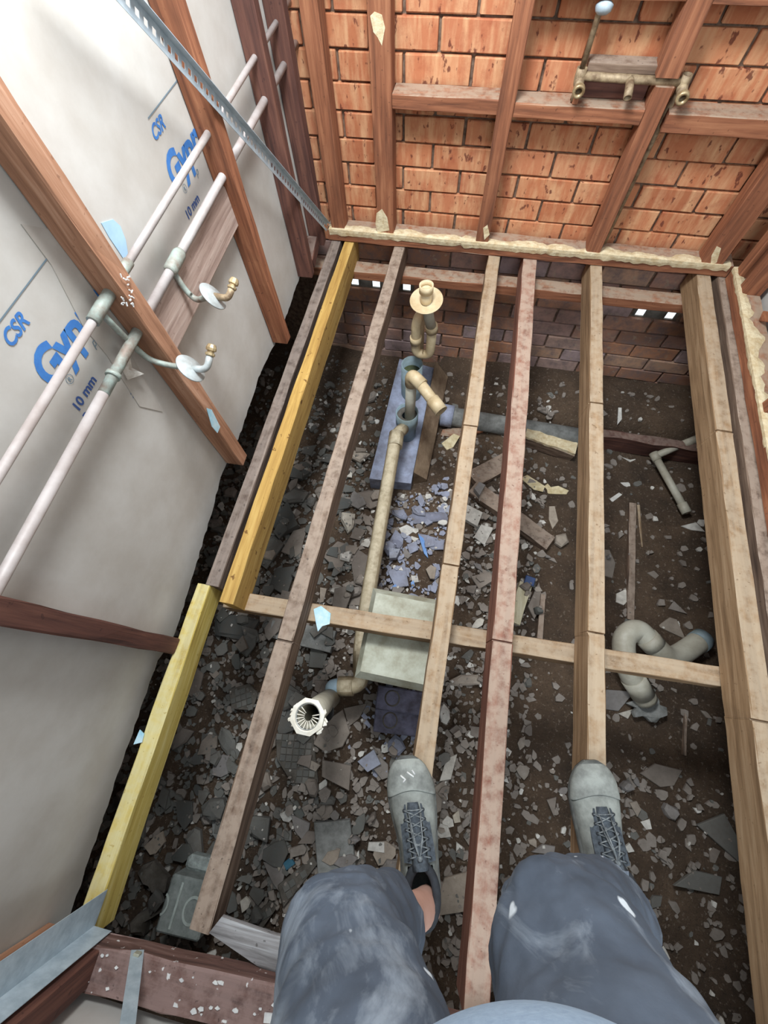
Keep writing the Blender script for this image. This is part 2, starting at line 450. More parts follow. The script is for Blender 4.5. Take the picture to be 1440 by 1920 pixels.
for kr in range(-11, 10):
    z0 = 0.104 + 0.0868 * kr
    zc = z0 + 0.0434
    off = -0.228 if kr % 2 == 0 else -0.349
    i0 = math.floor((XL - off) / 0.24)
    for i in range(i0, i0 + 12):
        a, b_ = off + i * 0.24 + 0.004, off + (i + 1) * 0.24 - 0.004
        a, b_ = max(a, XL), min(b_, XR)
        if b_ - a < 0.03: continue
        if VZ0 - 0.01 < zc < VZ1 + 0.01 and any(a < v1 and b_ > v0 for v0, v1 in vent_x):
            # bricks beside a vent stop at its edge
            v0, v1 = [v for v in vent_x if a < v[1] and b_ > v[0]][0]
            if a < v0 - 0.03: b_ = v0 - 0.004
            elif b_ > v1 + 0.03: a = v1 + 0.004
            else: continue
        brick_at((a + b_) / 2, b_ - a, zc, 'brick' if z0 > -0.1 else 'brick_low', rb)
for (v0, v1), lab in zip(vent_x, ('air vent strip with three bright square holes below the ledger behind the yellow joist', 'air vent strip with small bright holes low in the right end of the brick wall')):
    mb = MB(); n = 3 if v0 < 0 else 2; hole = 0.042; zc = VZ0 + 0.0225
    xs = [-0.62, -0.499, -0.328] if v0 < 0 else [0.898, 1.043]
    yv = YB + 0.016
    def slab(x0, x1, z0, z1): mb.box(((x0 + x1) / 2, yv, (z0 + z1) / 2), (x1 - x0, 0.006, z1 - z0))
    slab(v0, v1, VZ0, zc - hole / 2); slab(v0, v1, zc + hole / 2, VZ1)
    prev = v0
    for x in xs: slab(prev, x - hole / 2, zc - hole / 2, zc + hole / 2); prev = x + hole / 2
    slab(prev, v1, zc - hole / 2, zc + hole / 2)
    tag(mb.build('air_vent', 'concdark'), lab, 'vent')

# left wall: plasterboard of the next room seen from behind ---------
XG = -0.77
def jag(a, b, n, z0, z1, amp, r):
    return [(a + (b - a) * i / n, z0 + (z1 - z0) * i / n + r.uniform(-amp, amp)) for i in range(n + 1)]
rg = random.Random(5)
bot = [(-0.76, -0.10), (-0.69, -0.09), (-0.5, -0.075), (-0.337, -0.06), (-0.2, -0.055), (-0.065, -0.045), (0.0, -0.085), (0.1, -0.08), (0.25, -0.06), (0.45, -0.03), (0.6, 0.0),
       (0.7, -0.012), (0.8, -0.02), (0.95, -0.005), (1.06, 0.004), (1.2, -0.01), (1.3, -0.03), (1.5, -0.02), (1.7, -0.01), (1.95, 0.0)]
prof = []
for (ya, za), (yb, zb) in zip(bot[:-1], bot[1:]):
    prof += jag(ya, yb, max(2, int((yb - ya) / 0.02)), za, zb, 0.004, rg)[:-1]
prof.append(bot[-1])
def sheet(profile, ztop, x, th, name, mat, parent=None):
    b = MB(); n = len(profile)
    vs = [(x, y, z) for y, z in profile] + [(x, y, ztop) for y, z in profile] + [(x - th, y, z) for y, z in profile] + [(x - th, y, ztop) for y, z in profile]
    fs = []
    for i in range(n - 1):
        fs += [(i, i + 1, n + i + 1, n + i), (2 * n + i + 1, 2 * n + i, 3 * n + i, 3 * n + i + 1), (i + 1, i, 2 * n + i, 2 * n + i + 1), (n + i, n + i + 1, 3 * n + i + 1, 3 * n + i)]
    fs += [(0, n, 3 * n, 2 * n), (n - 1, 3 * n - 1, 4 * n - 1, 2 * n - 1)]
    b.add(vs, fs); return b.build(name, mat, parent)
wall_left = tag(sheet(prof, 2.4, XG, 0.003, 'wall_left', 'gyp'), 'pale plasterboard lining of the left wall with blue maker lettering', kind='structure')
core = [(y, z + 0.004 - max(0, rg.uniform(-0.012, 0.012)) * 1.3) for y, z in prof]
sheet(core, 2.4, XG - 0.0032, 0.008, 'plaster_core', 'gypcore', wall_left)

def text(body, y0, z0, size, mat, name='printed_lettering', off=0.0, shear=0.0, space=1.0, sx=1.0, x=None):
    cu = bpy.data.curves.new(name, 'FONT'); cu.body = body; cu.size = size; cu.offset = off; cu.shear = shear; cu.space_character = space
    cu.resolution_u = 4
    o = bpy.data.objects.new('tmp_text', cu); COL.objects.link(o)
    dg = bpy.context.evaluated_depsgraph_get(); dg.update()
    me = bpy.data.meshes.new_from_object(o.evaluated_get(dg)); bpy.data.objects.remove(o); bpy.data.curves.remove(cu)
    R = Matrix(((0, 0, 1, 0), (sx, 0, 0, 0), (0, 1, 0, 0), (0, 0, 0, 1)))
    me.transform(R); me.materials.clear(); me.materials.append(M[mat])
    ob = bpy.data.objects.new(name, me); COL.objects.link(ob)
    place(ob, ((XG + 0.0012) if x is None else x, y0, z0), wall_left)
    return ob
for y0 in (0.405, 1.040):
    text('Gyprock', y0, 0.694, 0.092, 'print', off=0.0035, shear=0.12, space=1.0, sx=0.98)['label'] = 'bold blue Gyprock lettering'
    text('CSR', y0 + 0.008, 0.795, 0.036, 'print', off=0.0010, shear=0.3, sx=1.0)['label'] = 'small blue CSR lettering'
    text('10 mm', y0 + 0.0, 0.622, 0.030, 'printdark', off=0.0008, sx=1.05)['label'] = 'navy 10 mm lettering'
    text('R', y0 + 0.040, 0.671, 0.014, 'printgrey', off=0.0003)
    b = MB()
    n = 20
    ring = []
    for i in range(n):
        a = 2 * math.pi * i / n; a2 = 2 * math.pi * (i + 1) / n
        cy, cz = y0 + 0.0445, 0.676; x = XG + 0.0011
        b.add([(x, cy + math.cos(a) * .010, cz + math.sin(a) * .010), (x, cy + math.cos(a2) * .010, cz + math.sin(a2) * .010), (x, cy + math.cos(a2) * .0088, cz + math.sin(a2) * .0088), (x, cy + math.cos(a) * .0088, cz + math.sin(a) * .0088)], [(0, 1, 2, 3)])
    b.build('registered_mark', 'printgrey', wall_left)
    MB().add([(XG + .0011, y0 + .02, .832), (XG + .0011, y0 + .20, .830), (XG + .0011, y0 + .20, .8325), (XG + .0011, y0 + .02, .8345)], [(0, 1, 2, 3)]).build('printed_line', 'printgrey', wall_left)
text('p', 0.545, 0.664, 0.026, 'printgrey', shear=0.3)
text('p', 1.160, 0.664, 0.026, 'printgrey', shear=0.3)
text('P', 0.405, 0.592, 0.026, 'printdark', off=0.0008)
text('2 W', 0.53, 0.512, 0.020, 'printdark', shear=0.2)
pp = [(190, 418), (212, 411), (226, 424), (236, 450), (240, 475), (236, 492), (222, 470), (205, 445)]
MB().prism([at(x, y, X=XG + 0.0016) for x, y in pp][::-1], 0.0012, top=(1, 0, 0)).build('paint_patch', 'bluepaper', wall_left)['label'] = 'pale blue patch on the plasterboard'
pp = [(40, 420), (97, 497), (155, 610), (202, 668), (262, 762), (305, 772), (200, 580), (95, 430)]
MB().prism([at(x, y, X=XG + 0.0022) for x, y in pp], 0.002, top=(1, 0, 0)).build('brownish_strip', plain('brownish_board_face', S(186, 180, 172), S(174, 165, 156), 0.95, 12), wall_left)  # strip slightly browner than the board around it
# torn paper: loose curled flaps beside the front stud
for pts, mt in (([(150, 490), (178, 488), (195, 520), (230, 560), (222, 575), (196, 558), (172, 520)], 'gyp'),
                ([(228, 690), (235, 668), (248, 690), (262, 700), (240, 712)], 'gypcore')):
    b = MB(); P3 = [at(x, y, X=XG + 0.012) for x, y in pts]
    P3 = [p + Vector((0.012 * (i % 2), 0, 0)) for i, p in enumerate(P3)]
    b.prism(P3[::-1], 0.0015, top=(1, 0, 0)); b.build('torn_paper_flap', mt, wall_left)

for nm, c_, sz in (('shade_floor_left', (-1.195, 0.275, 0.0), (0.77, 3.55, 0.03)), ('shade_floor_right', (1.56, 0.275, 0.0), (0.68, 3.55, 0.03)), ('shade_floor_rear', (0.2, -1.16, 0.0), (2.0, 0.68, 0.03))):  # unseen floors, added to keep daylight out of the subfloor
    tag(MB().box((c_[0], c_[1], -0.02), sz).build(nm, 'greyY'), kind='structure')
# lower closing walls under the floor, right wall, rear wall
tag(MB().box((-1.58, 0.3, -0.45), (0.05, 3.6, 1.0)).build('wall_subfloor_left', 'brick_low'), kind='structure')
tag(MB().box((1.88, 0.3, -0.45), (0.05, 3.6, 1.0)).build('wall_subfloor_right', 'brick_low'), kind='structure')
tag(MB().box((0.15, -1.48, -0.45), (3.5, 0.05, 1.0)).build('wall_subfloor_rear', 'brick_low'), kind='structure')
tag(MB().box((1.205, 0.62, 1.2), (0.02, 2.72, 2.4)).build('wall_right', 'gyp'), 'greyish lining behind the right-hand plate', kind='structure')
tag(MB().box((-0.55, -0.79, 1.16), (1.5, 0.012, 2.3)).build('wall_rear', 'gyp'), 'plasterboard behind the rear bottom plate', kind='structure')

# ------------------------------------------------------------------ joists, bearers
J = 'floor joists running to the brick wall'
def joist(xa, ya, xb, yb, w, h, mat, label, ztop=0.0, cuts=(), bow=0.0, group=J, jit=0.0015):
    b = beam((xa, ya, ztop - h / 2), (xb, yb, ztop - h / 2), w, h, cuts=cuts, bow=bow, jit=jit)
    return tag(b.build('floor_joist', mat), label, 'joist', group)
joist(-0.660, 0.195, -0.655, 1.975, 0.046, 0.112, 'oldY', 'old weathered blackened joist lying against the new yellow joist')
joist(-0.597, 0.150, -0.592, 1.975, 0.046, 0.135, 'yellow', 'long new yellow pine joist beside the left wall')
joist(-0.389, -0.63, -0.345, 1.975, 0.052, 0.112, 'greyY', 'dusty grey joist left of the drain pipes, ending on the rear plate', cuts=(0.27,))
joist(0.094, -0.64, 0.096, 1.975, 0.054, 0.112, 'paleY', 'pale joist under the left shoe with saw cuts across its top', cuts=(0.4, 0.61))
joist(0.290, -0.64, 0.257, 1.975, 0.060, 0.112, 'redY', 'reddish joist running between the two shoes', cuts=(0.32,))
joist(0.556, -0.64, 0.551, 1.975, 0.050, 0.112, 'paleY', 'pale joist under the right shoe', cuts=(0.35, 0.68))
joist(1.000, -0.64, 1.004, 1.975, 0.058, 0.112, 'paleY', 'wide pale joist nearest the right-hand wall', cuts=(0.29, 0.66))
joist(1.078, -0.64, 1.088, 1.975, 0.050, 0.112, 'greyY', 'shaded joist below the cream-smeared right-hand plate')
joist(-0.676, -0.70, -0.690, 0.195, 0.046, 0.10, 'yellow2', 'short pale yellow pine joist against the left wall', ztop=-0.002)
b = beam((-0.655, 0.178, -0.158), (1.028, 0.239, -0.158), 0.060, 0.085, cuts=())
tag(b.build('floor_bearer', 'paleX'), 'pale bearer crossing beneath all the joists', 'bearer')
b = beam((1.04, 0.34, -0.15), (1.62, 0.37, -0.15), 0.058, 0.075)
tag(b.build('floor_bearer', 'paleX'), 'short pale trimmer showing beyond the right-hand joist', 'bearer')
b = beam((-0.80, 1.888, -0.137), (1.40, 1.895, -0.137), 0.075, 0.046)
tag(b.build('ledger_beam', 'studX'), 'brown ledger beam carrying the joist ends along the brick wall', 'beam')
# batten under the ledger and strip of grey packing
b = beam((-0.16, 1.955, -0.175), (0.10, 1.955, -0.178), 0.08, 0.02)
tag(b.build('packing_strip', 'conc'), 'thin grey packing strip below the ledger beside the flanged pipe', 'strip')

# ------------------------------------------------------------------ back wall frame
BS = 'studs of the brick wall frame'
def stud(x0, x1, y0, y1, z0, z1, mat, label, group=None, name='wall_stud', seed=0):
    b = beam(((x0 + x1) / 2, (y0 + y1) / 2, z0), ((x0 + x1) / 2, (y0 + y1) / 2, z1), y1 - y0, x1 - x0, up=(1, 0, 0), seed=seed)
    return tag(b.build(name, mat), label, 'stud', group)
stud(-0.448, -0.374, 1.898, 1.974, 0.056, 2.4, 'studZ', 'wide reddish stud on the brick wall nearest the left corner', BS)
stud(0.000, 0.056, 1.898, 1.974, 0.056, 2.4, 'studZ', 'narrow stud in the middle of the brick wall', BS)
stud(0.470, 0.538, 1.898, 1.974, 0.628, 2.4, 'studZ', 'cut-off stud above the shower tap pipe', BS)
stud(0.482, 0.540, 1.898, 1.974, 0.056, 0.606, 'studZ', 'lower stud standing below the shower tap pipe', BS)
stud(0.956, 1.042, 1.898, 1.974, 0.056, 2.4, 'studZ', 'broad corner post at the right end of the brick wall', BS)
stud(-0.668, -0.606, 1.898, 1.974, 0.056, 2.4, 'studZ', 'corner stud at the left end of the brick wall', BS)
def nog(x0, x1, z0, z1, label, mat='studX', y0=1.902, y1=1.985):
    b = beam((x0, (y0 + y1) / 2, (z0 + z1) / 2), (x1, (y0 + y1) / 2, (z0 + z1) / 2), y1 - y0, z1 - z0)
    return tag(b.build('nogging', mat), label, 'nogging', 'noggings between the brick wall studs')
nog(-0.373, -0.001, 0.508, 0.550, 'dusty nogging between the wide left stud and the middle stud')
nog(0.057, 0.481, 0.505, 0.546, 'dusty nogging right below the shower tap pipe')
nog(0.560, 0.955, 0.488, 0.542, 'wide dusty nogging right of the lower cut stud')
nog(-0.605, -0.449, 0.86, 0.90, 'nogging high beside the left corner stud')
nog(0.057, 0.469, 0.785, 0.825, 'upper nogging at the photo top beside the cut-off stud')
nog(0.539, 0.955, 0.780, 0.82, 'upper nogging at the photo top right of the cut-off stud')
def smear(parent_label, pts, yy=1.8965):
    par = [o for o in COL.objects if o.get('label') == parent_label][0]
    P3 = [at(x, y, Y=yy) for x, y in pts]
    MB().prism(P3, 0.003, top=(0, -1, 0)).build('plaster_smear', 'cream', par)
smear('wide reddish stud on the brick wall nearest the left corner', [(694, 30), (702, 22), (716, 28), (722, 52), (716, 86), (708, 70), (700, 60)])
smear('wide reddish stud on the brick wall nearest the left corner', [(706, 400), (716, 392), (726, 408), (730, 432), (708, 436), (704, 420)])
smear('narrow stud in the middle of the brick wall', [(906, 428), (914, 422), (918, 440), (908, 450)])
smear('broad corner post at the right end of the brick wall', [(1334, 480), (1344, 462), (1352, 466), (1344, 492), (1332, 500)])
# bottom plate with plaster residue
root = thing('bottom_plate', (0.2, 1.93, 0.0), 'brown bottom plate of the brick wall crusted with cream plaster', 'plate')
beam((-0.69, 1.934, 0.029), (1.09, 1.940, 0.029), 0.080, 0.053, jit=0.003).build('plate_timber', 'studX', root)
def residue(p0, p1, w, h, seed, parent, dens=1.0, mat='cream', ax='X'):
    r = random.Random(seed); p0 = Vector(p0); p1 = Vector(p1); L = (p1 - p0).length; d = (p1 - p0).normalized()
    side = Vector((0, 0, 1)).cross(d)
    n = int(L / 0.018); b = MB(); rings = []
    for i in range(n + 1):
        t = i / n; nz = mnoise.noise(Vector((t * L * 9, seed, 0)));  n2 = mnoise.noise(Vector((t * L * 31, seed, 4)))
        ww = w * max(0.12, 0.62 + 0.6 * nz + 0.35 * n2); hh = h * max(0.25, 0.7 + 0.4 * n2)
        c_ = p0 + d * (L * t)
        z = Vector((0, 0, 1))
        rings.append([c_ + side * 0.0 - z * hh * 0.9, c_ + side * 0.004 - z * hh * .3 , c_ + side * 0.004 + z * 0.004, c_ - side * ww * 0.4 + z * (0.005 + 0.004 * n2), c_ - side * ww + z * 0.001, c_ - side * ww - z * 0.006, c_ - side * ww * .3 - z * 0.006])
    b.loft(rings, True, False)
    return b.build('plaster_residue', mat, parent)
residue((1.075, 1.897, 0.057), (-0.68, 1.892, 0.057), 0.056, 0.040, 2, root)['label'] = 'crust of cream plaster along the front edge'
# right wall plate, studs
root = thing('bottom_plate', (1.13, 0.6, 0.0), 'right-hand bottom plate smeared with cream plaster', 'plate')
beam((1.135, -0.60, 0.029), (1.130, 1.89, 0.029), 0.082, 0.053, jit=0.003).build('plate_timber', 'studY', root)
residue((1.093, 1.00, 0.057), (1.089, 1.89, 0.057), 0.060, 0.030, 5, root)['label'] = 'thick cream plaster smear'
residue((1.096, 0.1, 0.057), (1.093, 1.00, 0.057), 0.022, 0.012, 9, root)
RS = 'studs of the right-hand wall'
stud(1.098, 1.172, 1.835, 1.885, 0.056, 2.4, 'studZ', 'pale-edged stud of the right-hand wall in the corner', RS)
stud(1.098, 1.172, 1.735, 1.785, 0.056, 2.4, 'studZ', 'second stud of the right-hand wall from the corner', RS)
stud(1.098, 1.172, 1.14, 1.185, 0.056, 2.4, 'studZ', 'stud of the right-hand wall away from the corner', RS)
b = beam((1.15, 1.60, 0.075), (1.185, 1.30, 0.30), 0.02, 0.035)
tag(b.build('timber_brace', 'studY'), 'short brown stick leaning on the right-hand plate', 'brace')

# shower tap pipe on the brick wall
root = thing('shower_tap_pipe', (0.40, 1.92, 0.59), 'bronze shower tap pipe with three outlets across the cut stud', 'tap pipe')
yt = 1.918
MB().tube([(0.245, yt, 0.616), (0.565, yt, 0.613)], 0.0115, 14).build('cross_pipe', 'bronze', root)
for x, zc in ((0.245, 0.616), (0.565, 0.613)):
    e = MB().tube(bend([(x, yt, zc + 0.020), (x, yt, zc - 0.012), (x + 0.004, yt - 0.045, zc - 0.020)], 0.02), [0.0165] * 7 + [0.0155] * 2, 14, hollow=0.005).build('elbow_fitting', 'bronze', root)
    MB().lathe((x + 0.003, yt - 0.036, zc - 0.018), (0.05, -1, -0.15), [(0.018, 0), (0.0195, 0.004), (0.0195, 0.012), (0.0175, 0.016), (0.011, 0.016), (0.010, 0.004)], 14, close=False).build('collar_ring', 'brass', e)
MB().tube(bend([(0.402, yt, 0.613), (0.402, yt - 0.03, 0.606), (0.403, yt - 0.055, 0.590)], 0.02), 0.013, 14, hollow=0.004).build('spout_outlet', 'bronze', root)
MB().tube([(0.246, yt + 0.01, 0.63), (0.250, yt + 0.02, 0.80), (0.256, yt + 0.02, 1.10)], 0.009, 12).build('riser_pipe', 'bronze', root)
MB().tube([(0.247, yt + 0.004, 0.60), (0.243, yt + 0.004, 0.553)], 0.008, 12).build('drop_pipe', 'bronze', root)
MB().tube([(0.566, yt + 0.02, 0.60), (0.562, yt + 0.035, 0.50), (0.556, yt + 0.045, 0.062)], 0.010, 12).build('supply_pipe', 'bronze', root)
b = MB().box((0.372, 1.960, 0.632), (0.22, 0.06, 0.022), ch=0.002)
tag(b.build('backing_board', 'greyX'), 'pale dusty board behind the shower tap pipe', 'board')
b = MB().box((0.368, 1.968, 0.578), (0.215, 0.02, 0.062), ch=0.002)
tag(b.build('backing_board', 'darkX'), 'dark recessed board below the shower tap pipe', 'board')
b = MB().box((0.253, 1.925, 0.567), (0.018, 0.03, 0.042), ch=0.002)
tag(b.build('timber_block', 'studZ'), 'small upright block at the left end of the shower tap pipe', 'block')
tag(MB().lathe((0.256, 1.925, 0.775), (0, -0.5, -1), [(0.018, 0), (0.026, 0.008), (0.022, 0.02), (0.012, 0.026)], 14).build('pipe_clamp', 'galv'), 'pale pipe clamp on the thin riser at the photo top', 'clamp')

# ------------------------------------------------------------------ left wall frame
LS = 'studs of the left wall'
XF = -0.700
def lstud(y0, y1, z0, z1, mat, label, dx=0.0, lean=0.0):
    b = beam(((XF + XG) / 2, (y0 + y1) / 2, z0), ((XF + XG) / 2, (y0 + y1) / 2 + lean, z1), y1 - y0, XF - XG - 0.004, up=(1, 0, 0), jit=0.0018)
    return tag(b.build('wall_stud', mat), label, 'stud', LS)
lstud(1.228, 1.273, 0.005, 2.4, 'studZ', 'long left wall stud crossed by the steel brace, pipes entering it')
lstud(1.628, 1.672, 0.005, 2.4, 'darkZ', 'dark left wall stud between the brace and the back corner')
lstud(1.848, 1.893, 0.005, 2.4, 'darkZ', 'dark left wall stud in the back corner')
lstud(0.640, 0.686, 0.002, 2.4, 'orangeZ', 'front left wall stud behind the two grey flanges, sunlit at its top')
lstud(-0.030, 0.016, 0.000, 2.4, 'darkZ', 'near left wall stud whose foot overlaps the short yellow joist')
lstud(-0.735, -0.690, 0.000, 2.4, 'orangeZ', 'orange corner stud behind the steel angle')
# plank nogging behind the pipes
b = beam((-0.752, 0.690, 0.548), (-0.752, 1.226, 0.548), 0.028, 0.115)
tag(b.build('backing_plank', 'plankY'), 'flat greyish plank behind the thick pipe on the left wall', 'plank')
XP = -0.735
# thin pipe and thick pipe
root = thing('water_pipe', (XP, 0.8, 0.72), 'thin pale copper water pipe running high along the left wall', 'pipe', 'copper pipes along the left wall')
MB().tube([(XP, -0.8, 0.722), (XP, 0.56, 0.726)], 0.0085, 14).build('pipe_run', 'copper', root)
MB().tube([(XP, 0.560, 0.726), (XP, 0.600, 0.727), (XP, 0.66, 0.727)], [0.013, 0.013, 0.0125], 14).build('tee_fitting', 'verdigris', root)
MB().tube([(XP, 0.66, 0.728), (XP, 2.0, 0.730)], 0.0085, 14).build('pipe_run', 'copper', root)
MB().tube([(XP, 0.690, 0.728), (XP, 0.735, 0.728)], 0.0115, 14).build('coupling', 'verdigris', root)
MB().tube(bend([(XP, 0.590, 0.722), (XP - 0.006, 0.602, 0.66), (XP - 0.008, 0.612, 0.60), (XP - 0.005, 0.620, 0.555), (-0.70, 0.624, 0.538), (-0.645, 0.626, 0.537)], 0.04), 0.007, 12).build('branch_pipe', 'verdigris', root)
root = thing('water_pipe', (XP, 0.8, 0.62), 'thick pale copper water pipe running below the thin one', 'pipe', 'copper pipes along the left wall')
MB().tube([(XP, -0.8, 0.618), (XP, 0.46, 0.624)], 0.0112, 14).build('pipe_run', 'copper', root)
MB().tube([(XP, 0.46, 0.624), (XP, 0.70, 0.626)], 0.0118, 14).build('pipe_run', 'verdigris', root)
MB().tube([(XP, 0.505, 0.625), (XP, 0.515, 0.625)], 0.0155, 14).build('coupling', 'verdigris', root)
MB().tube([(XP, 0.70, 0.627), (XP, 2.0, 0.632)], 0.0112, 14).build('pipe_run', 'copper', root)
MB().tube([(XP, 0.835, 0.628), (XP, 0.842, 0.628), (XP, 0.900, 0.629), (XP, 0.910, 0.629)], [0.0125, 0.0165, 0.0165, 0.0125], 14).build('tee_fitting', 'verdigris', root)
MB().tube(bend([(XP, 0.850, 0.622), (XP + 0.008, 0.846, 0.57), (XP + 0.03, 0.840, 0.545), (XP + 0.07, 0.833, 0.565), (-0.645, 0.831, 0.575)], 0.05), 0.0075, 12).build('branch_pipe', 'verdigris', root)
# two flanged outlets
def outlet(c, pe, pp_, label):
    c = Vector(c); root = thing('wall_outlet', c, label, 'pipe outlet', 'flanged pipe outlets on the left wall')
    n = Vector((0.74, 0.34, 0.58)).normalized()
    MB().lathe(c - n * 0.003, n, [(0.0375, 0), (0.038, 0.002), (0.037, 0.0035), (0.022, 0.006), (0.012, 0.011)], 32).build('flange_disc', 'disc', root)
    e = at(*pe, X=-0.598); t = at(*pp_, X=-0.588) - e; L = t.length; t.normalize()
    MB().tube(bend([c, e, e + t * L * 0.55], 0.018), 0.0085, 14).build('elbow_pipe', 'bronze' if c.y > .7 else 'disc', root)
    MB().lathe(e + t * (L * 0.5), t, [(0.0105, 0), (0.0115, 0.002), (0.0115, 0.006), (0.008, 0.008), (0.008, 0.011), (0.0122, 0.013), (0.0125, 0.019), (0.0095, 0.027), (0.008, 0.028)], 10, smooth=False).build('brass_plug', 'brass', root)
outlet((-0.640, 0.831, 0.575), (428, 560), (440, 524), 'grey flanged outlet with brass plug below the thick pipe fitting')
outlet((-0.640, 0.626, 0.537), (388, 694), (399, 640), 'grey flanged outlet with brass plug at the front left wall stud')
# steel brace, perforated angle
root = thing('steel_brace', (-0.69, 1.48, 0.4), 'pale blue perforated steel angle brace slanting across the left wall studs', 'brace')
A0 = Vector((-0.692, 0.90, 1.172)); A1 = Vector((-0.692, 1.895, 0.062))
dv = (A1 - A0).normalized(); wv = Vector((1, 0, 0)).cross(dv).normalized(); Lb = (A1 - A0).length
b = MB(); xo = Vector((1, 0, 0)); hw = 0.016
def flat(p, q, a0, a1, th=0.0012):
    b.add([p + wv * a0, q + wv * a0, q + wv * a1, p + wv * a1, p + wv * a0 + xo * th, q + wv * a0 + xo * th, q + wv * a1 + xo * th, p + wv * a1 + xo * th],
          [(3, 2, 1, 0), (4, 5, 6, 7), (0, 1, 5, 4), (1, 2, 6, 5), (2, 3, 7, 6), (3, 0, 4, 7)])
flat(A0, A1, -hw, -0.006); flat(A0, A1, 0.006, hw)
s = 0.0
while s < Lb - 0.03:
    flat(A0 + dv * s, A0 + dv * (s + 0.012), -0.006, 0.006); s += 0.024
b.build('perforated_flange', 'galv', root)
b = MB(); b.add([A0 + wv * hw, A1 + wv * hw, A1 + wv * hw + xo * 0.018, A0 + wv * hw + xo * 0.018, A0 + wv * (hw + .0012), A1 + wv * (hw + .0012), A1 + wv * (hw + .0012) + xo * 0.018, A0 + wv * (hw + .0012) + xo * 0.018],
                [(0, 1, 2, 3), (7, 6, 5, 4), (0, 4, 5, 1), (1, 5, 6, 2), (2, 6, 7, 3), (3, 7, 4, 0)])
b.build('outstanding_flange', 'galv', root)
# pale scrap on the front stud face, plaster scuffs
tag(MB().prism([at(x, y, X=XF + 0.003) for x, y in ((388, 765), (397, 768), (413, 800), (408, 812), (398, 800))][::-1], 0.002, top=(1, 0, 0)).build('paper_scrap', 'bluetape'), 'pale blue paper scrap on the foot of the front left wall stud', 'paper scrap')
b = MB(); r = random.Random(2)
for i in range(18):
    p = at(238 + r.uniform(-12, 12), 545 + r.uniform(-30, 30), X=XF + 0.003); b.box(p, (0.002, r.uniform(.003, .012), r.uniform(.0015, .003)), Matrix.Rotation(r.uniform(0, 3), 3, 'X'))
tag(b.build('paint_scuff', 'paint'), 'white paint scuffs on the front left wall stud', 'paint', kind='stuff')
# timber end block in the back left corner
tag(MB().box((-0.745, 1.78, 0.02), (0.05, 0.12, 0.05), Matrix.Rotation(0.3, 3, 'X'), ch=0.003).build('timber_block', 'darkY'), 'dark timber block on the floor in the back left corner', 'block')

# ------------------------------------------------------------------ rear left corner
b = beam((-0.68, -0.722, 0.028), (0.95, -0.640, 0.028), 0.085, 0.055, jit=0.003)
tag(b.build('bottom_plate', 'plateX'), 'dark paint-splashed bottom plate across the near end of the joists', 'plate')
root = thing('steel_angle', (-0.64, -0.66, 0.0), 'galvanised steel corner angle standing in the near left corner', 'steel angle')
x0, y0 = -0.650, -0.672
b = MB().box((x0 - 0.0, y0 + 0.036, 1.0), (0.0015, 0.072, 2.0)); b.build('side_flange', 'galv', root)
b = MB().box((x0 + 0.024, y0, 1.002), (0.048, 0.0015, 1.996)); b.build('front_flange', 'galv', root)
stud(-0.648, -0.590, -0.752, -0.684, 0.056, 2.3, 'darkZ', 'dark stud beside the steel angle on the rear plate', None)
root = thing('strap_brace', (-0.49, -0.68, 0.06), 'narrow galvanised strap rising from the rear plate', 'strap')
p0 = Vector((-0.505, -0.668, 0.050)); p1 = Vector((-0.27, -0.672, 0.50)); dv2 = (p1 - p0).normalized(); w2 = dv2.cross(Vector((0, 1, 0))).normalized()
b = MB()
b.add([p0 - w2 * .014, p0 + w2 * .014, p1 + w2 * .014, p1 - w2 * .014, p0 - w2 * .014 + Vector((0, .0015, 0)), p0 + w2 * .014 + Vector((0, .0015, 0)), p1 + w2 * .014 + Vector((0, .0015, 0)), p1 - w2 * .014 + Vector((0, .0015, 0))],
      [(0, 1, 2, 3), (7, 6, 5, 4), (0, 4, 5, 1), (1, 5, 6, 2), (2, 6, 7, 3), (3, 7, 4, 0)])
b.build('strap', 'galv', root)
MB().box(p0 + dv2 * 0.02 + Vector((0, 0.004, 0)), (0.014, 0.006, 0.014), ch=0.001).build('strap_nail', 'galvdirty', root)
b = MB().prism([Vector(p) for p in ((-0.36, -0.62, 0.014), (-0.20, -0.66, 0.012), (-0.12, -0.66, 0.012), (-0.12, -0.585, 0.012), (-0.20, -0.592, 0.012), (-0.34, -0.585, 0.014))], 0.014)
tag(b.build('floorboard_remnant', wood('whitewashed_board', S(40, 32, 30), S(150, 148, 148), S(196, 198, 200), 'X', blotch=0.85)), 'white-painted floorboard remnant with black stains on the near plate', 'board')
b = MB(); r = random.Random(8)
for i in range(34):
    x = r.uniform(-0.62, -0.05); t = (x + 0.68) / 1.63; y = -0.722 + 0.082 * t + r.uniform(-.035, .035)
    n_ = r.randint(4, 6); a_0 = r.uniform(0, 6); s0 = r.uniform(.002, .009)
    b.prism([Vector((x + math.cos(a_0 + 6.283 * i2 / n_) * s0 * r.uniform(.5, 1.2), y + math.sin(a_0 + 6.283 * i2 / n_) * s0 * .6 * r.uniform(.5, 1.2), 0.0592)) for i2 in range(n_)], 0.002)
b.box((-0.155, -0.705, 0.0585), (0.045, 0.016, 0.003), Matrix.Rotation(0.15, 3, 'Z'))
tag(b.build('paint_flakes', 'paint'), 'white paint flakes scattered on the near bottom plate', 'paint flakes', kind='stuff')
tag(MB().prism([at(x, y, Z=0.003) for x, y in ((262, 1368), (270, 1376), (266, 1392), (250, 1396), (256, 1382))], 0.003).build('paper_scrap', 'bluetape'), 'pale blue scrap on the short yellow joist', 'paper scrap')
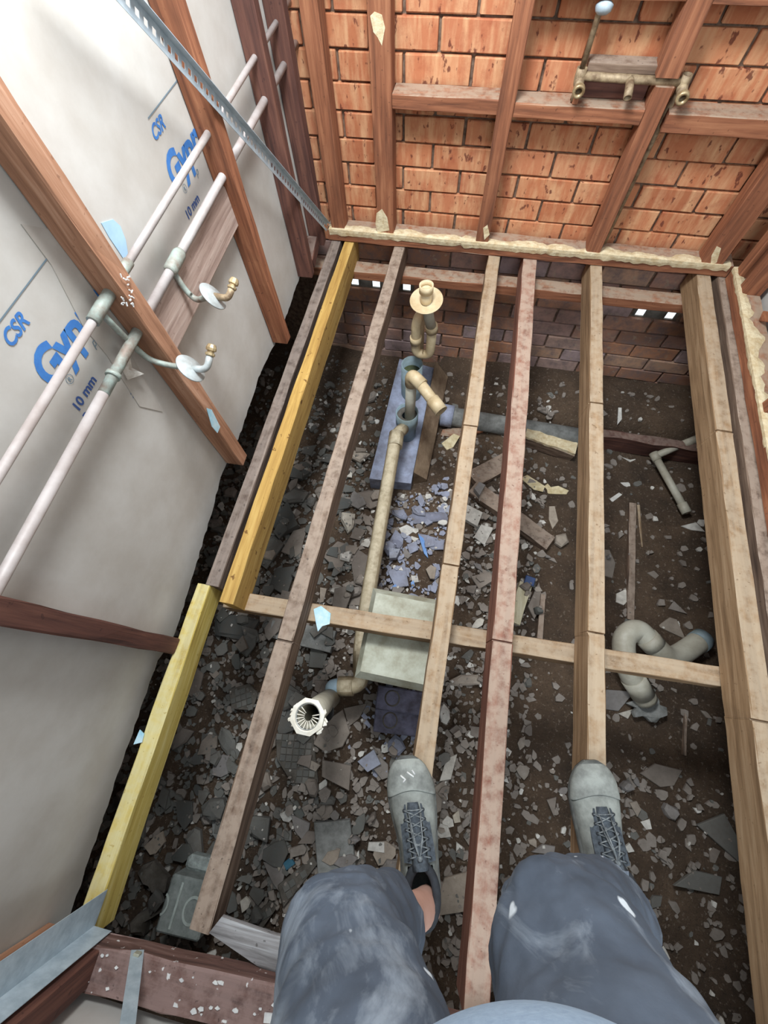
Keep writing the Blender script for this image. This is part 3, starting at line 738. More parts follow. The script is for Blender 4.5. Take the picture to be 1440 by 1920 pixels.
tag(MB().prism([at(x, y, Z=-0.110) for x, y in ((588, 1142), (602, 1136), (620, 1150), (618, 1170), (604, 1174), (596, 1184), (592, 1166))], 0.004).build('paper_scrap', 'bluetape'), 'pale blue scrap lying on the bearer', 'paper scrap')
b = MB().add([at(344, 1196, Z=0.02), at(350, 1206, Z=0.02), at(343, 1222, Z=0.02), at(334, 1220, Z=0.02)], [(0, 1, 2, 3)])

# ------------------------------------------------------------------ brick pier and ant cap
pc = Vector((-0.035, 0.185, 0))
root = thing('brick_pier', (pc.x, pc.y, -0.9), 'squat brick pier carrying the bearer under its metal cap', 'pier')
r = random.Random(4)
for c_ in range(7):
    z = -0.24 - 0.0868 * c_ - 0.04
    for s_ in (-1, 1):
        off = Vector((0.058 * s_, 0, z)) if c_ % 2 else Vector((0, 0.058 * s_, z))
        sz = (0.108, 0.226, 0.078) if c_ % 2 else (0.226, 0.108, 0.078)
        MB().box(pc + off, sz, Matrix.Rotation(r.uniform(-.01, .01), 3, 'Z'), ch=0.003).build('brick', 'bluebrick' if c_ > 0 else 'brick_low', root)
MB().box((pc.x, pc.y, -0.55), (0.215, 0.215, 0.66)).build('mortar_core', 'mortar', root)
root = thing('ant_cap', (pc.x, pc.y, -0.215), 'dusty galvanised ant cap tray on top of the brick pier', 'ant cap')
cx, cy, hz, hx, hy = pc.x, pc.y - 0.01, -0.2045, 0.112, 0.138
MB().box((cx, cy, hz - 0.0015), (2 * hx, 2 * hy, 0.003)).build('cap_sheet', 'galvdirty', root)
lip = 0.030
for s_ in (-1, 1):
    MB().add([(cx - hx, cy + s_ * hy, hz), (cx + hx, cy + s_ * hy, hz), (cx + hx + .018, cy + s_ * (hy + .022), hz - lip), (cx - hx - .018, cy + s_ * (hy + .022), hz - lip),
              (cx - hx, cy + s_ * hy, hz - .003), (cx + hx, cy + s_ * hy, hz - .003), (cx + hx + .018, cy + s_ * (hy + .020), hz - lip - .002), (cx - hx - .018, cy + s_ * (hy + .020), hz - lip - .002)],
             [(0, 1, 2, 3), (7, 6, 5, 4), (0, 4, 5, 1), (1, 5, 6, 2), (2, 6, 7, 3), (3, 7, 4, 0)]).build('turned_down_lip', 'galvdirty', root)
    MB().add([(cx + s_ * hx, cy - hy, hz), (cx + s_ * hx, cy + hy, hz), (cx + s_ * (hx + .018), cy + hy + .022, hz - lip), (cx + s_ * (hx + .018), cy - hy - .022, hz - lip),
              (cx + s_ * hx, cy - hy, hz - .003), (cx + s_ * hx, cy + hy, hz - .003), (cx + s_ * (hx + .016), cy + hy + .022, hz - lip - .002), (cx + s_ * (hx + .016), cy - hy - .022, hz - lip - .002)],
             [(0, 1, 2, 3), (7, 6, 5, 4), (0, 4, 5, 1), (1, 5, 6, 2), (2, 6, 7, 3), (3, 7, 4, 0)]).build('turned_down_lip', 'galvdirty', root)
# old bricks lying in front of the pier
for (cx_, cy_, z_, rz, lab) in ((0.0, -0.035, -0.70, 0.05, 'dark blue brick standing against the foot of the pier'), (0.006, -0.125, -0.735, 0.09, 'dark blue brick with a round mark nearest the left shoe')):
    root = thing('old_brick', (cx_, cy_, z_ - 0.08), lab, 'brick', 'old bricks in front of the pier')
    MB().box((cx_, cy_, z_ - 0.05), (0.20, 0.095, 0.12), Matrix.Rotation(rz, 3, 'Z'), ch=0.005).build('brick_body', 'bluebrick', root)
    MB().lathe((cx_ - 0.03, cy_ + 0.002, z_ + 0.009), (0, 0, 1), [(0.034, 0), (0.034, 0.0025), (0.028, 0.0025), (0.027, 0.0)], 24, close=False).build('round_mark', 'concdark', root)

# ------------------------------------------------------------------ waste pipes
root = thing('trap_pipe', (-0.168, 1.577, -0.3), 'cream waste pipe with a wide floor flange and curled trap', 'waste pipe')
fx, fy = -0.168, 1.577
MB().lathe((fx, fy, -0.014), (-0.05, -0.16, 1), [(0.026, 0.004), (0.030, 0.0), (0.060, 0.004), (0.072, 0.012), (0.073, 0.016), (0.070, 0.016), (0.050, 0.008), (0.026, 0.006)], 36, close=False).build('floor_flange', 'pvc', root)
MB().tube([(fx, fy, -0.03), (fx - 0.004, fy, 0.052)], 0.0245, 20, hollow=0.003).build('stub_pipe', 'pvc', root)
MB().tube([(fx - 0.004, fy, 0.040), (fx - 0.005, fy, 0.074)], 0.0310, 20, hollow=0.006).build('stub_socket', 'pvc', root)
MB().tube([(fx, fy, -0.012), (fx + 0.015, fy + 0.008, -0.10), (fx + 0.030, fy + 0.014, -0.16)], 0.0245, 18).build('tail_pipe', 'pvcgrey', root)
MB().tube([(fx + 0.029, fy + 0.014, -0.150), (fx + 0.034, fy + 0.018, -0.185)], 0.0300, 18).build('trap_nut', 'pvc', root)
ub = [(fx + 0.034, fy + 0.018, -0.16), (fx + 0.034, fy + 0.02, -0.345), (fx - 0.040, fy + 0.02, -0.345), (fx - 0.045, fy + 0.02, -0.155), (fx - 0.035, fy + 0.09, -0.155), (fx - 0.030, fy + 0.10, -0.60)]
MB().tube(bend(ub, 0.055, 8), 0.0235, 18).build('trap_bend', 'pvc', root)
MB().tube([(fx - 0.041, fy + 0.02, -0.272), (fx - 0.043, fy + 0.02, -0.235)], 0.0295, 18).build('trap_nut', 'pvc', root)
# large sockets with cream branch
root = thing('drain_socket', (-0.206, 1.34, -0.88), 'blue-grey drain socket with a cream branch pipe sticking out of it', 'drain pipe')
MB().tube([(-0.206, 1.34, -0.86), (-0.206, 1.34, -0.60), (-0.206, 1.34, -0.59), (-0.206, 1.34, -0.50)], [0.052, 0.052, 0.060, 0.060], 28, hollow=0.006).build('socket', 'pvcblue', root)
MB().lathe((-0.206, 1.34, -0.535), (0, 0, 1), [(0.0545, 0.0), (0.0545, 0.010), (0.027, 0.010), (0.027, 0.0)], 28, close=False).build('seal_ring', 'concdark', root)
MB().tube([(-0.192, 1.335, -0.60), (-0.188, 1.335, -0.235)], 0.0265, 20).build('upright_pipe', 'pvcgrey', root)
MB().tube(bend([(-0.188, 1.335, -0.270), (-0.188, 1.335, -0.205), (-0.130, 1.290, -0.215)], 0.03), 0.031, 20).build('elbow', 'pvc', root)
MB().tube([(-0.150, 1.305, -0.212), (-0.060, 1.215, -0.232)], 0.0265, 20).build('branch_pipe', 'pvc', root)
MB().tube([(-0.075, 1.230, -0.229), (-0.025, 1.180, -0.240)], [0.0315, 0.0315], 20, hollow=0.004).build('branch_end_socket', 'pvc', root)
MB().tube([(-0.040, 1.195, -0.2365), (-0.038, 1.193, -0.237)], 0.027, 18).build('pipe_dark_inside', 'black', root)
root = thing('drain_socket', (-0.225, 1.60, -0.88), 'green-mouthed drain socket behind the cream branch elbow', 'drain pipe')
MB().tube([(-0.225, 1.60, -0.86), (-0.225, 1.60, -0.43)], 0.058, 26, hollow=0.006).build('socket', 'pvcblue', root)
MB().lathe((-0.225, 1.60, -0.50), (0, 0, 1), [(0.053, 0), (0.053, 0.006), (0.001, 0.006)], 26, close=False).build('socket_plug', plain('mossy_green', S(84, 90, 56), S(60, 62, 42), 0.9), root)
# long waste pipe
root = thing('waste_pipe', (-0.2, 0.6, -0.55), 'long dusty waste pipe running from the drain socket under the bearer', 'waste pipe')
MB().tube(bend([(-0.216, 1.275, -0.56), (-0.238, 1.19, -0.50), (-0.206, 0.33, -0.50), (-0.192, 0.108, -0.52), (-0.160, -0.005, -0.54), (-0.250, -0.028, -0.55)], 0.07, 8), 0.033, 20).build('pipe_run', 'pvcdirty', root)
MB().tube([(-0.236, 1.20, -0.501), (-0.231, 1.12, -0.50)], 0.0385, 20).build('coupling', 'pvcdirty', root)
MB().tube([(-0.195, -0.016, -0.545), (-0.255, -0.029, -0.551)], 0.039, 20).build('elbow_socket', 'pvcdirty', root)
MB().tube(bend([(-0.235, -0.026, -0.549), (-0.280, -0.035, -0.55), (-0.285, -0.06, -0.62), (-0.30, -0.075, -0.80)], 0.05), 0.032, 18).build('trap_leg', 'pvcblue', root)
# floor waste with strainer
dc = Vector((-0.253, -0.118, -0.012))
root = thing('floor_waste', dc - Vector((0, 0, 0.5)), 'white octagonal floor waste with a radial strainer', 'floor waste')
b = MB(); n = 8; ax = Vector((0.02, 0.03, 1)).normalized()
def ring8(r, z, n=8, ph=0.39): return [dc + Vector((math.cos(ph + 2 * math.pi * i / n) * r, math.sin(ph + 2 * math.pi * i / n) * r, z)) for i in range(n)]
o = [ring8(0.047, -0.02), ring8(0.052, -0.004), ring8(0.052, 0.0), ring8(0.040, 0.003)]
b.loft(o, False, False)
inn = ring8(0.037, 0.003, 24, 0.0)
# inner rim as a ring of quads from octagon to circle
o24 = [dc + Vector((math.cos(2 * math.pi * i / 24) * 0.0402, math.sin(2 * math.pi * i / 24) * 0.0402, 0.003)) for i in range(24)]
b.loft([o24, inn, ring8(0.036, -0.02, 24, 0.0), ring8(0.0365, -0.06, 24, 0.0)], False, True)
b.build('octagonal_rim', 'white', root, recalc=False)
b = MB(); r = random.Random(6)
for i in range(18):
    a = 2 * math.pi * i / 18
    if 0.5 < a < 2.2: continue
    p = dc + Vector((math.cos(a) * 0.036, math.sin(a) * 0.036, -0.006)); q = dc + Vector((math.cos(a) * 0.012, math.sin(a) * 0.012, -0.014))
    MB().tube([p, q], 0.0016, 6).build('strainer_spoke', 'white', root)
MB().lathe(dc + Vector((0, 0, -0.016)), (0, 0, 1), [(0.0362, 0), (0.0362, 0.012), (0.034, 0.012), (0.033, 0.0)], 24, close=False).build('strainer_ring', 'strainer', root)
MB().tube([dc + Vector((0, 0, -0.02)), dc + Vector((-0.01, 0.02, -0.25)), dc + Vector((-0.03, 0.04, -0.60))], 0.038, 20, hollow=0.003).build('riser_pipe', 'pvcgrey', root)
MB().lathe(dc + Vector((0, 0, -0.30)), (0, 0, 1), [(0.034, 0), (0.001, 0.001)], 20, close=False).build('dark_water', 'black', root)
b = MB(); r = random.Random(9)
for i in range(26):
    a = r.choice([r.uniform(2.6, 3.9), r.uniform(-0.7, 0.5)])
    R_ = r.uniform(0.047, 0.056); c_ = dc + Vector((math.cos(a) * R_, math.sin(a) * R_, -0.010 + r.uniform(-.008, .004)))
    b.box(c_, (r.uniform(.006, .014), r.uniform(.004, .010), r.uniform(.003, .010)), Matrix.Rotation(r.uniform(0, 3), 3, 'Z') @ Matrix.Rotation(r.uniform(-.6, .6), 3, 'X'))
b.build('ragged_sealant', 'white', root)['kind'] = 'stuff'
# grey S bend at the right
def ap(px, py, z): return at(px, py, Z=z)
root = thing('drain_bend', ap(1200, 1240, -0.85), 'fat grey drain bend curling out of the dirt by the bearer', 'drain bend')
pts = [ap(1212, 1312, -0.80), ap(1178, 1255, -0.72), ap(1170, 1200, -0.70), ap(1196, 1182, -0.70), ap(1228, 1212, -0.72), ap(1262, 1232, -0.76), ap(1318, 1198, -0.80)]
sp = []
for i in range(len(pts) - 1):
    p0_, p1_, p2_, p3_ = pts[max(i - 1, 0)], pts[i], pts[i + 1], pts[min(i + 2, len(pts) - 1)]
    for k_ in range(8):
        t = k_ / 8
        sp.append(0.5 * ((2 * p1_) + (p2_ - p0_) * t + (2 * p0_ - 5 * p1_ + 4 * p2_ - p3_) * t * t + (3 * p1_ - p0_ - 3 * p2_ + p3_) * t ** 3))
sp.append(pts[-1])
MB().tube(sp, 0.048, 26).build('bend_pipe', 'pvcgrey', root)
MB().tube([sp[2], sp[6]], 0.0515, 26).build('socket_collar', 'pvcgrey', root)
MB().tube([sp[28], sp[32]], 0.0515, 26).build('socket_collar', 'pvcgrey', root)
MB().tube([sp[-3], sp[-1] + (sp[-1] - sp[-3]) * 0.1], 0.0505, 26).build('end_band', 'pvcblue', root)
b = MB(); r = random.Random(12); c0 = pts[0]
vs = []
for i in range(22):
    a = 2 * math.pi * i / 22; rr = 0.07 + r.uniform(-.012, .03); vs.append(c0 + Vector((math.cos(a) * rr + 0.02, math.sin(a) * rr * 0.7 - 0.03, r.uniform(-.012, .012) - 0.02)))
b.prism(vs, 0.02); b.build('ragged_cement_collar', 'conc', root)
root = thing('pipe_offcut', ap(1240, 1246, -0.80), 'short white pipe offcut beside the grey drain bend', 'pipe offcut')
e0, e1 = ap(1204, 1246, -0.835), ap(1280, 1229, -0.83)
MB().tube([e0, e1], 0.024, 18, hollow=0.003).build('pipe', 'pvcgrey', root)
MB().tube([e1 - (e1 - e0) * 0.08, e1 - (e1 - e0) * 0.07], 0.0205, 16).build('pipe_dark_inside', 'black', root)
# small tee pipe by the right wall
root = thing('tee_pipe', ap(1225, 855, -0.85), 'thin cream tee of waste pipe near the right of the brick wall', 'waste pipe')
za = -0.79
p_, q_, w_ = ap(1228, 855, za), ap(1288, 962, za - 0.01), ap(1378, 794, za + 0.12)
MB().tube([p_, q_], 0.0195, 16, hollow=0.003).build('pipe_leg', 'pvcgrey', root)
MB().tube([q_ - (q_ - p_) * 0.16, q_ + (q_ - p_) * 0.0], 0.0245, 16, hollow=0.004).build('end_socket', 'pvcgrey', root)
MB().tube([q_ - (q_ - p_) * 0.03, q_ - (q_ - p_) * 0.02], 0.0185, 16).build('pipe_dark_inside', 'black', root)
MB().tube([p_, p_ + (w_ - p_) * 0.30], 0.0195, 16).build('pipe_arm', 'pvcgrey', root)
MB().tube([p_ + (w_ - p_) * 0.36, p_ + (w_ - p_) * 0.56], 0.0225, 16).build('coupling', 'pvcgrey', root)
MB().tube([p_ + (w_ - p_) * 0.36, w_], 0.0175, 16).build('pipe_arm', 'pvcgrey', root)
MB().tube([p_ - (q_ - p_).normalized() * 0.02, p_ + (q_ - p_).normalized() * 0.03], 0.0235, 16).build('tee_body', 'pvcgrey', root)
# horizontal grey pipe along the bank and dark kerb
root = thing('earthenware_pipe', (0.38, 1.56, -0.85), 'grey earthenware pipe lying along the dirt bank below the brick wall', 'pipe')
MB().tube([(-0.06, 1.575, -0.80), (0.80, 1.55, -0.805)], 0.056, 24).build('pipe_run', 'conc', root)
MB().tube([(-0.03, 1.575, -0.80), (0.04, 1.573, -0.80)], 0.066, 24).build('pipe_socket', 'concblue', root)
b = beam((0.78, 1.565, -0.80), (1.75, 1.54, -0.80), 0.05, 0.13, jit=0.006)
tag(b.build('buried_beam', 'darkX'), 'dark rotten timber edging the dirt bank at the right', 'timber')
# concrete plinth below the sockets, blue daylight put into its colour
b = MB().prism([Vector(p) for p in ((-0.36, 1.03, -0.72), (-0.13, 1.05, -0.74), (-0.12, 1.80, -0.66), (-0.33, 1.80, -0.62))], 0.26)
tag(b.build('concrete_plinth', 'concblue'), 'concrete plinth coloured with blue daylight beneath the drain sockets', 'plinth')
b = MB().prism([Vector(p) for p in ((-0.125, 1.10, -0.70), (-0.05, 1.12, -0.80), (-0.03, 1.80, -0.72), (-0.115, 1.80, -0.60))], 0.20)
tag(b.build('concrete_haunch', 'concbrown'), 'dusty brown haunch along the right side of the plinth', 'haunch')

# ------------------------------------------------------------------ rubble
CS = 0.0125
hx0, hy0 = -1.55, -1.42
hnx, hny = int(3.4 / CS), int(3.4 / CS)
HM = np.empty((hnx, hny))
xs_ = hx0 + (np.arange(hnx) + 0.5) * CS; ys_ = hy0 + (np.arange(hny) + 0.5) * CS
fi = np.clip((xs_ - GX0) / GS, 0, nx - 1.001); fj = np.clip((ys_ - GY0) / GS, 0, ny - 1.001)
i_ = fi.astype(int); j_ = fj.astype(int); u_ = (fi - i_)[:, None]; v_ = (fj - j_)[None, :]
HM = HG[np.ix_(i_, j_)] * (1 - u_) * (1 - v_) + HG[np.ix_(i_ + 1, j_)] * u_ * (1 - v_) + HG[np.ix_(i_, j_ + 1)] * (1 - u_) * v_ + HG[np.ix_(i_ + 1, j_ + 1)] * u_ * v_
HBASE = HM.copy()
def inside(poly, X, Y):
    r = np.zeros(X.shape, bool); n = len(poly); j = n - 1
    for i in range(n):
        xi, yi = poly[i]; xj, yj = poly[j]
        with np.errstate(divide='ignore', invalid='ignore'):
            cond = ((yi > Y) != (yj > Y)) & (X < (xj - xi) * (Y - yi) / (yj - yi + 1e-12) + xi)
        r ^= cond; j = i
    return r
BLOCK = []     # areas taken by pipes and masonry: (x0, x1, y0, y1)
BLOCK += [(-0.17, 0.10, 0.05, 0.32), (-0.40, -0.02, 1.02, 1.85), (-0.11, 0.12, -0.18, 0.02), (-0.32, -0.16, -0.18, 0.02)]
def blocked(x, y, pad=0.0): return any(a - pad < x < b + pad and c_ - pad < y < d_ + pad for a, b, c_, d_ in BLOCK)
def drop(poly, th, tiltmax=0.5, sink=0.004, r=random):
    """rest a flat polygonal piece (xy outline) on the heap; returns plane (z0, gx, gy) about its centre"""
    P = np.array(poly); c_ = P.mean(0)
    a0 = np.clip(((P.min(0) - (hx0, hy0)) / CS).astype(int), 0, (hnx - 1, hny - 1)); a1 = np.clip(((P.max(0) - (hx0, hy0)) / CS).astype(int) + 1, 1, (hnx, hny))
    X, Y = np.meshgrid(xs_[a0[0]:a1[0]], ys_[a0[1]:a1[1]], indexing='ij')
    ins = inside(poly, X, Y)
    if ins.sum() < 3: ins[:] = True
    Z = HM[a0[0]:a1[0], a0[1]:a1[1]]
    x, y, z = X[ins] - c_[0], Y[ins] - c_[1], Z[ins]
    A = np.c_[np.ones_like(x), x, y]
    try: s = np.linalg.lstsq(A.T @ A + np.diag([1e-9, 2e-4 * len(x), 2e-4 * len(x)]), A.T @ z, rcond=None)[0]
    except Exception: s = np.array([z.mean(), 0, 0])
    gx, gy = np.clip(s[1] + r.gauss(0, 0.06), -tiltmax, tiltmax), np.clip(s[2] + r.gauss(0, 0.06), -tiltmax, tiltmax)
    res = z - (gx * x + gy * y)
    z0 = np.percentile(res, 88) - sink
    top = z0 + th
    new = top + gx * (X - c_[0]) + gy * (Y - c_[1])
    HM[a0[0]:a1[0], a0[1]:a1[1]] = np.where(ins, np.maximum(Z, new), Z)
    return c_, z0, gx, gy
def piece(poly, th, plane, mb):
    c_, z0, gx, gy = plane
    f = lambda p, dz: (p[0], p[1], z0 + dz + gx * (p[0] - c_[0]) + gy * (p[1] - c_[1]))
    n = len(poly); cx_, cy_ = c_
    stone = th > 0.018 and len(poly) > 4
    rs = random.Random(int(1e4 * (poly[0][0] + 3) + 1e4 * poly[0][1]))
    if stone:
        ch = th * 0.35
        ins = [(cx_ + (p[0] - cx_) * rs.uniform(.55, .85), cy_ + (p[1] - cy_) * rs.uniform(.55, .85)) for p in poly]
        vs = [f(p, 0) for p in poly] + [f(p, th * rs.uniform(.45, .75)) for p in poly] + [f(p, th * rs.uniform(.85, 1.05)) for p in ins] + [f((cx_ + rs.uniform(-.1, .1) * th, cy_), th * 1.04)]
        fs = [tuple(range(n - 1, -1, -1))] + [(2 * n + i, 2 * n + (i + 1) % n, 3 * n) for i in range(n)]
    else:
        ch = min(0.003, th * 0.3)
        ins = [(cx_ + (p[0] - cx_) * 0.96, cy_ + (p[1] - cy_) * 0.96) for p in poly]
        vs = [f(p, 0) for p in poly] + [f(p, th - ch) for p in poly] + [f(p, th) for p in ins]
        fs = [tuple(range(n - 1, -1, -1)), tuple(range(2 * n, 3 * n))]
    for k_ in range(2):
        for i in range(n):
            j = (i + 1) % n; fs.append((k_ * n + i, k_ * n + j, k_ * n + n + j, k_ * n + n + i))
    mb.add(vs, fs)
def shard(x, y, size, r, asp=None):
    n = r.randint(4, 7); a0 = r.uniform(0, 6.28); asp = asp or r.uniform(0.5, 1.0); th = r.uniform(0, 3.14)
    out = []
    for i in range(n):
        a = a0 + 2 * math.pi * (i + r.uniform(-.32, .32)) / n; rr = size * r.uniform(0.65, 1.1) / 2
        u, v = math.cos(a) * rr, math.sin(a) * rr * asp
        out.append((x + u * math.cos(th) - v * math.sin(th), y + u * math.sin(th) + v * math.cos(th)))
    return out
def zone(x, y):
    w = 'far back' if y > 1.0 else 'just behind the bearer' if y > 0.55 else 'near the bearer' if y > 0.0 else 'by the floor waste' if y > -0.4 else 'nearest the viewer'
    if x < -0.62: return 'beside the left wall, ' + w
    if x < -0.36: return 'right of the yellow joists, ' + w
    if x < 0.10: return 'left of the left-shoe joist, ' + w
    if x < 0.27: return 'left of the reddish joist, ' + w
    if x < 0.55: return 'right of the reddish joist, ' + w
    return 'right of the right-shoe joist, ' + w
def density(x, y):
    """how thickly rubble lies"""
    if y > 1.75: return 0.10
    if x < -0.05: d_ = 1.0 if y < 1.25 else 0.5
    elif x < 0.42: d_ = 1.0 if y < 1.1 else 0.35
    elif x < 0.62: d_ = 0.55
    else: d_ = 0.09 if y > -0.1 else 0.4
    return d_
rr = random.Random(21)
# bedding layer of small shards: nobody could count it
crumbs = MB(); cmat = []; CM = ['tile', 'tilegreen', 'tilebluelit', 'tilepale']
def crumb(pl, th, plane, mt):
    n0 = len(crumbs.f); piece(pl, th, plane, crumbs); cmat.extend([CM.index(mt)] * (len(crumbs.f) - n0))
def pick_mat(x, y, r):
    q = r.random()
    blue = -0.22 < x < 0.12 and (0.3 < y < 1.2 or (-0.35 < y <= 0.3 and r.random() < 0.35))  # strip where blue daylight on the rubble goes into the tile colour
    if x < -0.36: return 'tilegreen' if q < 0.62 else 'tile' if q < 0.96 else 'tilepale'  # left bays: darker rubble colour stands in for shade
    if blue: return 'tilebluelit' if q < 0.55 else 'tile' if q < 0.9 else 'tilepale'
    return 'tile' if q < 0.82 else 'tilepale' if q < 0.9 else 'tilegreen'
cnt = 0
while cnt < 6500:
    x, y = rr.uniform(-1.35, 1.5), rr.uniform(-1.2, 1.92)
    if rr.random() > density(x, y) or blocked(x, y, -0.02): continue
    s_ = rr.uniform(0.016, 0.030) if rr.random() < 0.5 else rr.uniform(0.03, 0.062); pl = shard(x, y, s_, rr); th = rr.uniform(0.004, 0.014)
    mt = pick_mat(x, y, rr)
    crumb(pl, th, drop(pl, th, r=rr), mt); cnt += 1
# hand-placed pieces traced from the photograph --------------------------------
def cp(ox, oy, s, pts): return [(ox + x / s, oy + y / s) for x, y in pts]
hand = []
def H(pts, th, mat, label, cat='tile fragment', name='tile_fragment', lift=0.05):
    P = [at(x, y, Z=-0.80) for x, y in pts]
    for _ in range(3):
        c_ = sum((p for p in P), Vector()) / len(P)
        i = int((c_.x - hx0) / CS); j = int((c_.y - hy0) / CS)
        z = HM[min(max(i, 0), hnx - 1), min(max(j, 0), hny - 1)] + th
        P = [at(x, y, Z=z) for x, y in pts]
    poly = [(p.x, p.y) for p in P]
    ar = sum(poly[i][0] * poly[(i + 1) % len(poly)][1] - poly[(i + 1) % len(poly)][0] * poly[i][1] for i in range(len(poly)))
    if ar < 0: poly = poly[::-1]
    hand.append((poly, th, mat, label, cat, name))
    b = MB(); pln = drop(poly, th, 0.35, r=rr); piece(poly, th, pln, b)
    return tag(b.build(name, mat), label, cat), poly, pln
A_ = lambda pts: cp(380, 850, 2.769, pts)
B_ = lambda pts: cp(300, 1250, 2.571, pts)
C_ = lambda pts: cp(850, 850, 2.44, pts)
D_ = lambda pts: cp(850, 440, 2.44, pts)
F_ = lambda pts: cp(680, 1400, 1.895, pts)
E_ = lambda pts: cp(220, 1540, 4.235, pts)
H(A_([(760, 210), (860, 180), (935, 195), (925, 260), (870, 285), (800, 240)]), 0.035, 'tile', 'wavy grey slab left of the long waste pipe in front of the plinth')
H(A_([(1055, 330), (1100, 300), (1275, 300), (1270, 345), (1100, 365)]), 0.02, 'tilebluelit', 'long bluish slab pointing at the left-shoe joist')
H(A_([(625, 540), (700, 455), (775, 480), (720, 635)]), 0.012, 'tile', 'large four-sided tile shard right of the dusty grey joist')
H(A_([(770, 560), (800, 490), (870, 540), (885, 620), (865, 705), (790, 695)]), 0.012, 'tile', 'tall tile shard leaning by the long waste pipe')
H(A_([(680, 755), (740, 690), (840, 720), (845, 795), (760, 790)]), 0.012, 'tile', 'broad tile shard just behind the bearer left of the waste pipe')
H(A_([(970, 450), (1000, 390), (1045, 430), (1035, 500)]), 0.010, 'tilebluelit', 'bluish shard below the long bluish slab')
H(A_([(960, 610), (1050, 570), (1070, 690), (1000, 700)]), 0.010, 'tilebluelit', 'bluish shard right of the waste pipe above the ant cap')
H(A_([(1060, 470), (1110, 455), (1120, 500), (1075, 520)]), 0.010, 'tilebluelit', 'small bluish shard beside the bright blue tile piece')
H(A_([(1115, 410), (1160, 420), (1255, 450), (1250, 500), (1190, 500)]), 0.010, 'tilebluelit', 'wide bluish tile shard touching the left-shoe joist')
H(A_([(1118, 415), (1150, 440), (1172, 545), (1150, 520)]), 0.014, 'bluetile', 'bright blue glazed tile sliver in the middle of the rubble')
H(A_([(985, 690), (1003, 680), (1015, 712), (990, 715)]), 0.012, 'bluetile', 'bright blue tile crumb behind the ant cap')
H(A_([(1080, 670), (1096, 660), (1102, 690), (1086, 700)]), 0.012, 'bluetile', 'bright blue tile crumb near the left-shoe joist')
H(A_([(1018, 385), (1060, 365), (1110, 395), (1045, 445)]), 0.008, 'tilepale', 'white square tile scrap on the bluish rubble')
H(A_([(405, 510), (470, 400), (545, 385), (520, 480), (510, 555)]), 0.012, 'tile', 'grey tile slab tucked under the dusty grey joist')
H(A_([(345, 690), (380, 600), (490, 590), (470, 660), (440, 745)]), 0.012, 'tilegreen', 'grey tile slab beside the end of the yellow joist')
H(A_([(360, 370), (440, 245), (500, 380), (400, 430)]), 0.05, 'tilegreen', 'dark pointed stone chunk beside the yellow joist', 'stone', 'stone_chunk')
H(A_([(440, 105), (490, 70), (560, 100), (510, 135)]), 0.04, 'tilegreen', 'rounded grey stone right of the yellow joist', 'stone', 'stone_chunk')
H(A_([(395, 230), (480, 170), (550, 200), (520, 250), (430, 255)]), 0.04, 'tilegreen', 'broad dark stone near the middle of the yellow joist', 'stone', 'stone_chunk')
H(A_([(300, 440), (380, 415), (420, 470), (330, 600), (280, 560)]), 0.03, 'tilegreen', 'dark slab under the near end of the yellow joist')
H(A_([(505, 1000), (530, 890), (690, 920), (660, 1035)]), 0.05, 'conc', 'flat grey concrete block just in front of the bearer', 'concrete block', 'concrete_block')
H(A_([(340, 950), (362, 865), (412, 880), (400, 970)]), 0.04, 'conc', 'small grey block left of the dusty grey joist by the bearer', 'concrete block', 'concrete_block')
H(A_([(50, 830), (220, 840), (300, 870), (250, 980), (60, 940)]), 0.03, 'tilegreen', 'wide dark slab below the bearer end')
H(A_([(1280, 1180), (1340, 1150), (1440, 1150), (1440, 1200), (1300, 1210)]), 0.02, 'tile', 'long tan tile shard right of the left-shoe joist by the bearer')
H(B_([(745, 370), (790, 270), (880, 205), (915, 320), (880, 385), (800, 412)]), 0.014, 'tile', 'pale-grey tile lying beside the white floor waste')
H(B_([(885, 200), (1000, 175), (960, 250), (910, 290)]), 0.012, 'tile', 'tile shard behind the tile beside the white floor waste')
H(B_([(750, 740), (915, 738), (945, 980), (770, 1010)]), 0.03, 'conc', 'grey plank-like slab emerging from behind the left knee', 'slab', 'stone_slab')
H(B_([(630, 710), (720, 760), (705, 865), (650, 790)]), 0.012, 'tile', 'triangular shard left of the grey plank-like slab')
H(B_([(780, 450), (920, 480), (910, 600), (780, 530)]), 0.012, 'tile', 'speckled brown shard in front of the mosaic slab')
H(B_([(950, 460), (1030, 400), (1065, 470), (1000, 510)]), 0.010, 'tilebluelit', 'dark bluish shard near the left toe')
H(B_([(750, 690), (820, 660), (840, 720), (790, 745)]), 0.02, 'tile', 'small tan shard at the far end of the grey plank-like slab')
H(B_([(500, 940), (570, 920), (610, 960), (580, 1100), (540, 1040)]), 0.012, 'tile', 'pointed grey shard right of the near end of the dusty grey joist')
H(B_([(1320, 590), (1380, 545), (1388, 640), (1350, 700)]), 0.010, 'tilepale', 'whitish shard right of the left shoe')
H(B_([(1345, 550), (1380, 440), (1432, 420), (1400, 540)]), 0.010, 'tilepale', 'pale splintered shard above and right of the left toe')
H(B_([(1410, 720), (1440, 690), (1450, 750), (1420, 755)]), 0.008, 'tilepale', 'tiny white shard beside the left shoe laces')
H(C_([(90, 390), (125, 330), (185, 340), (140, 425)]), 0.008, 'tilepale', 'bright white shard between the left-shoe joist and the reddish joist')
H(C_([(55, 230), (135, 270), (110, 335), (50, 300)]), 0.03, 'tilepale', 'pale plaster lump beside the left-shoe joist')
H(C_([(80, 560), (170, 540), (185, 580), (120, 620)]), 0.014, 'tile', 'wide grey shard left of the reddish joist above the bearer')
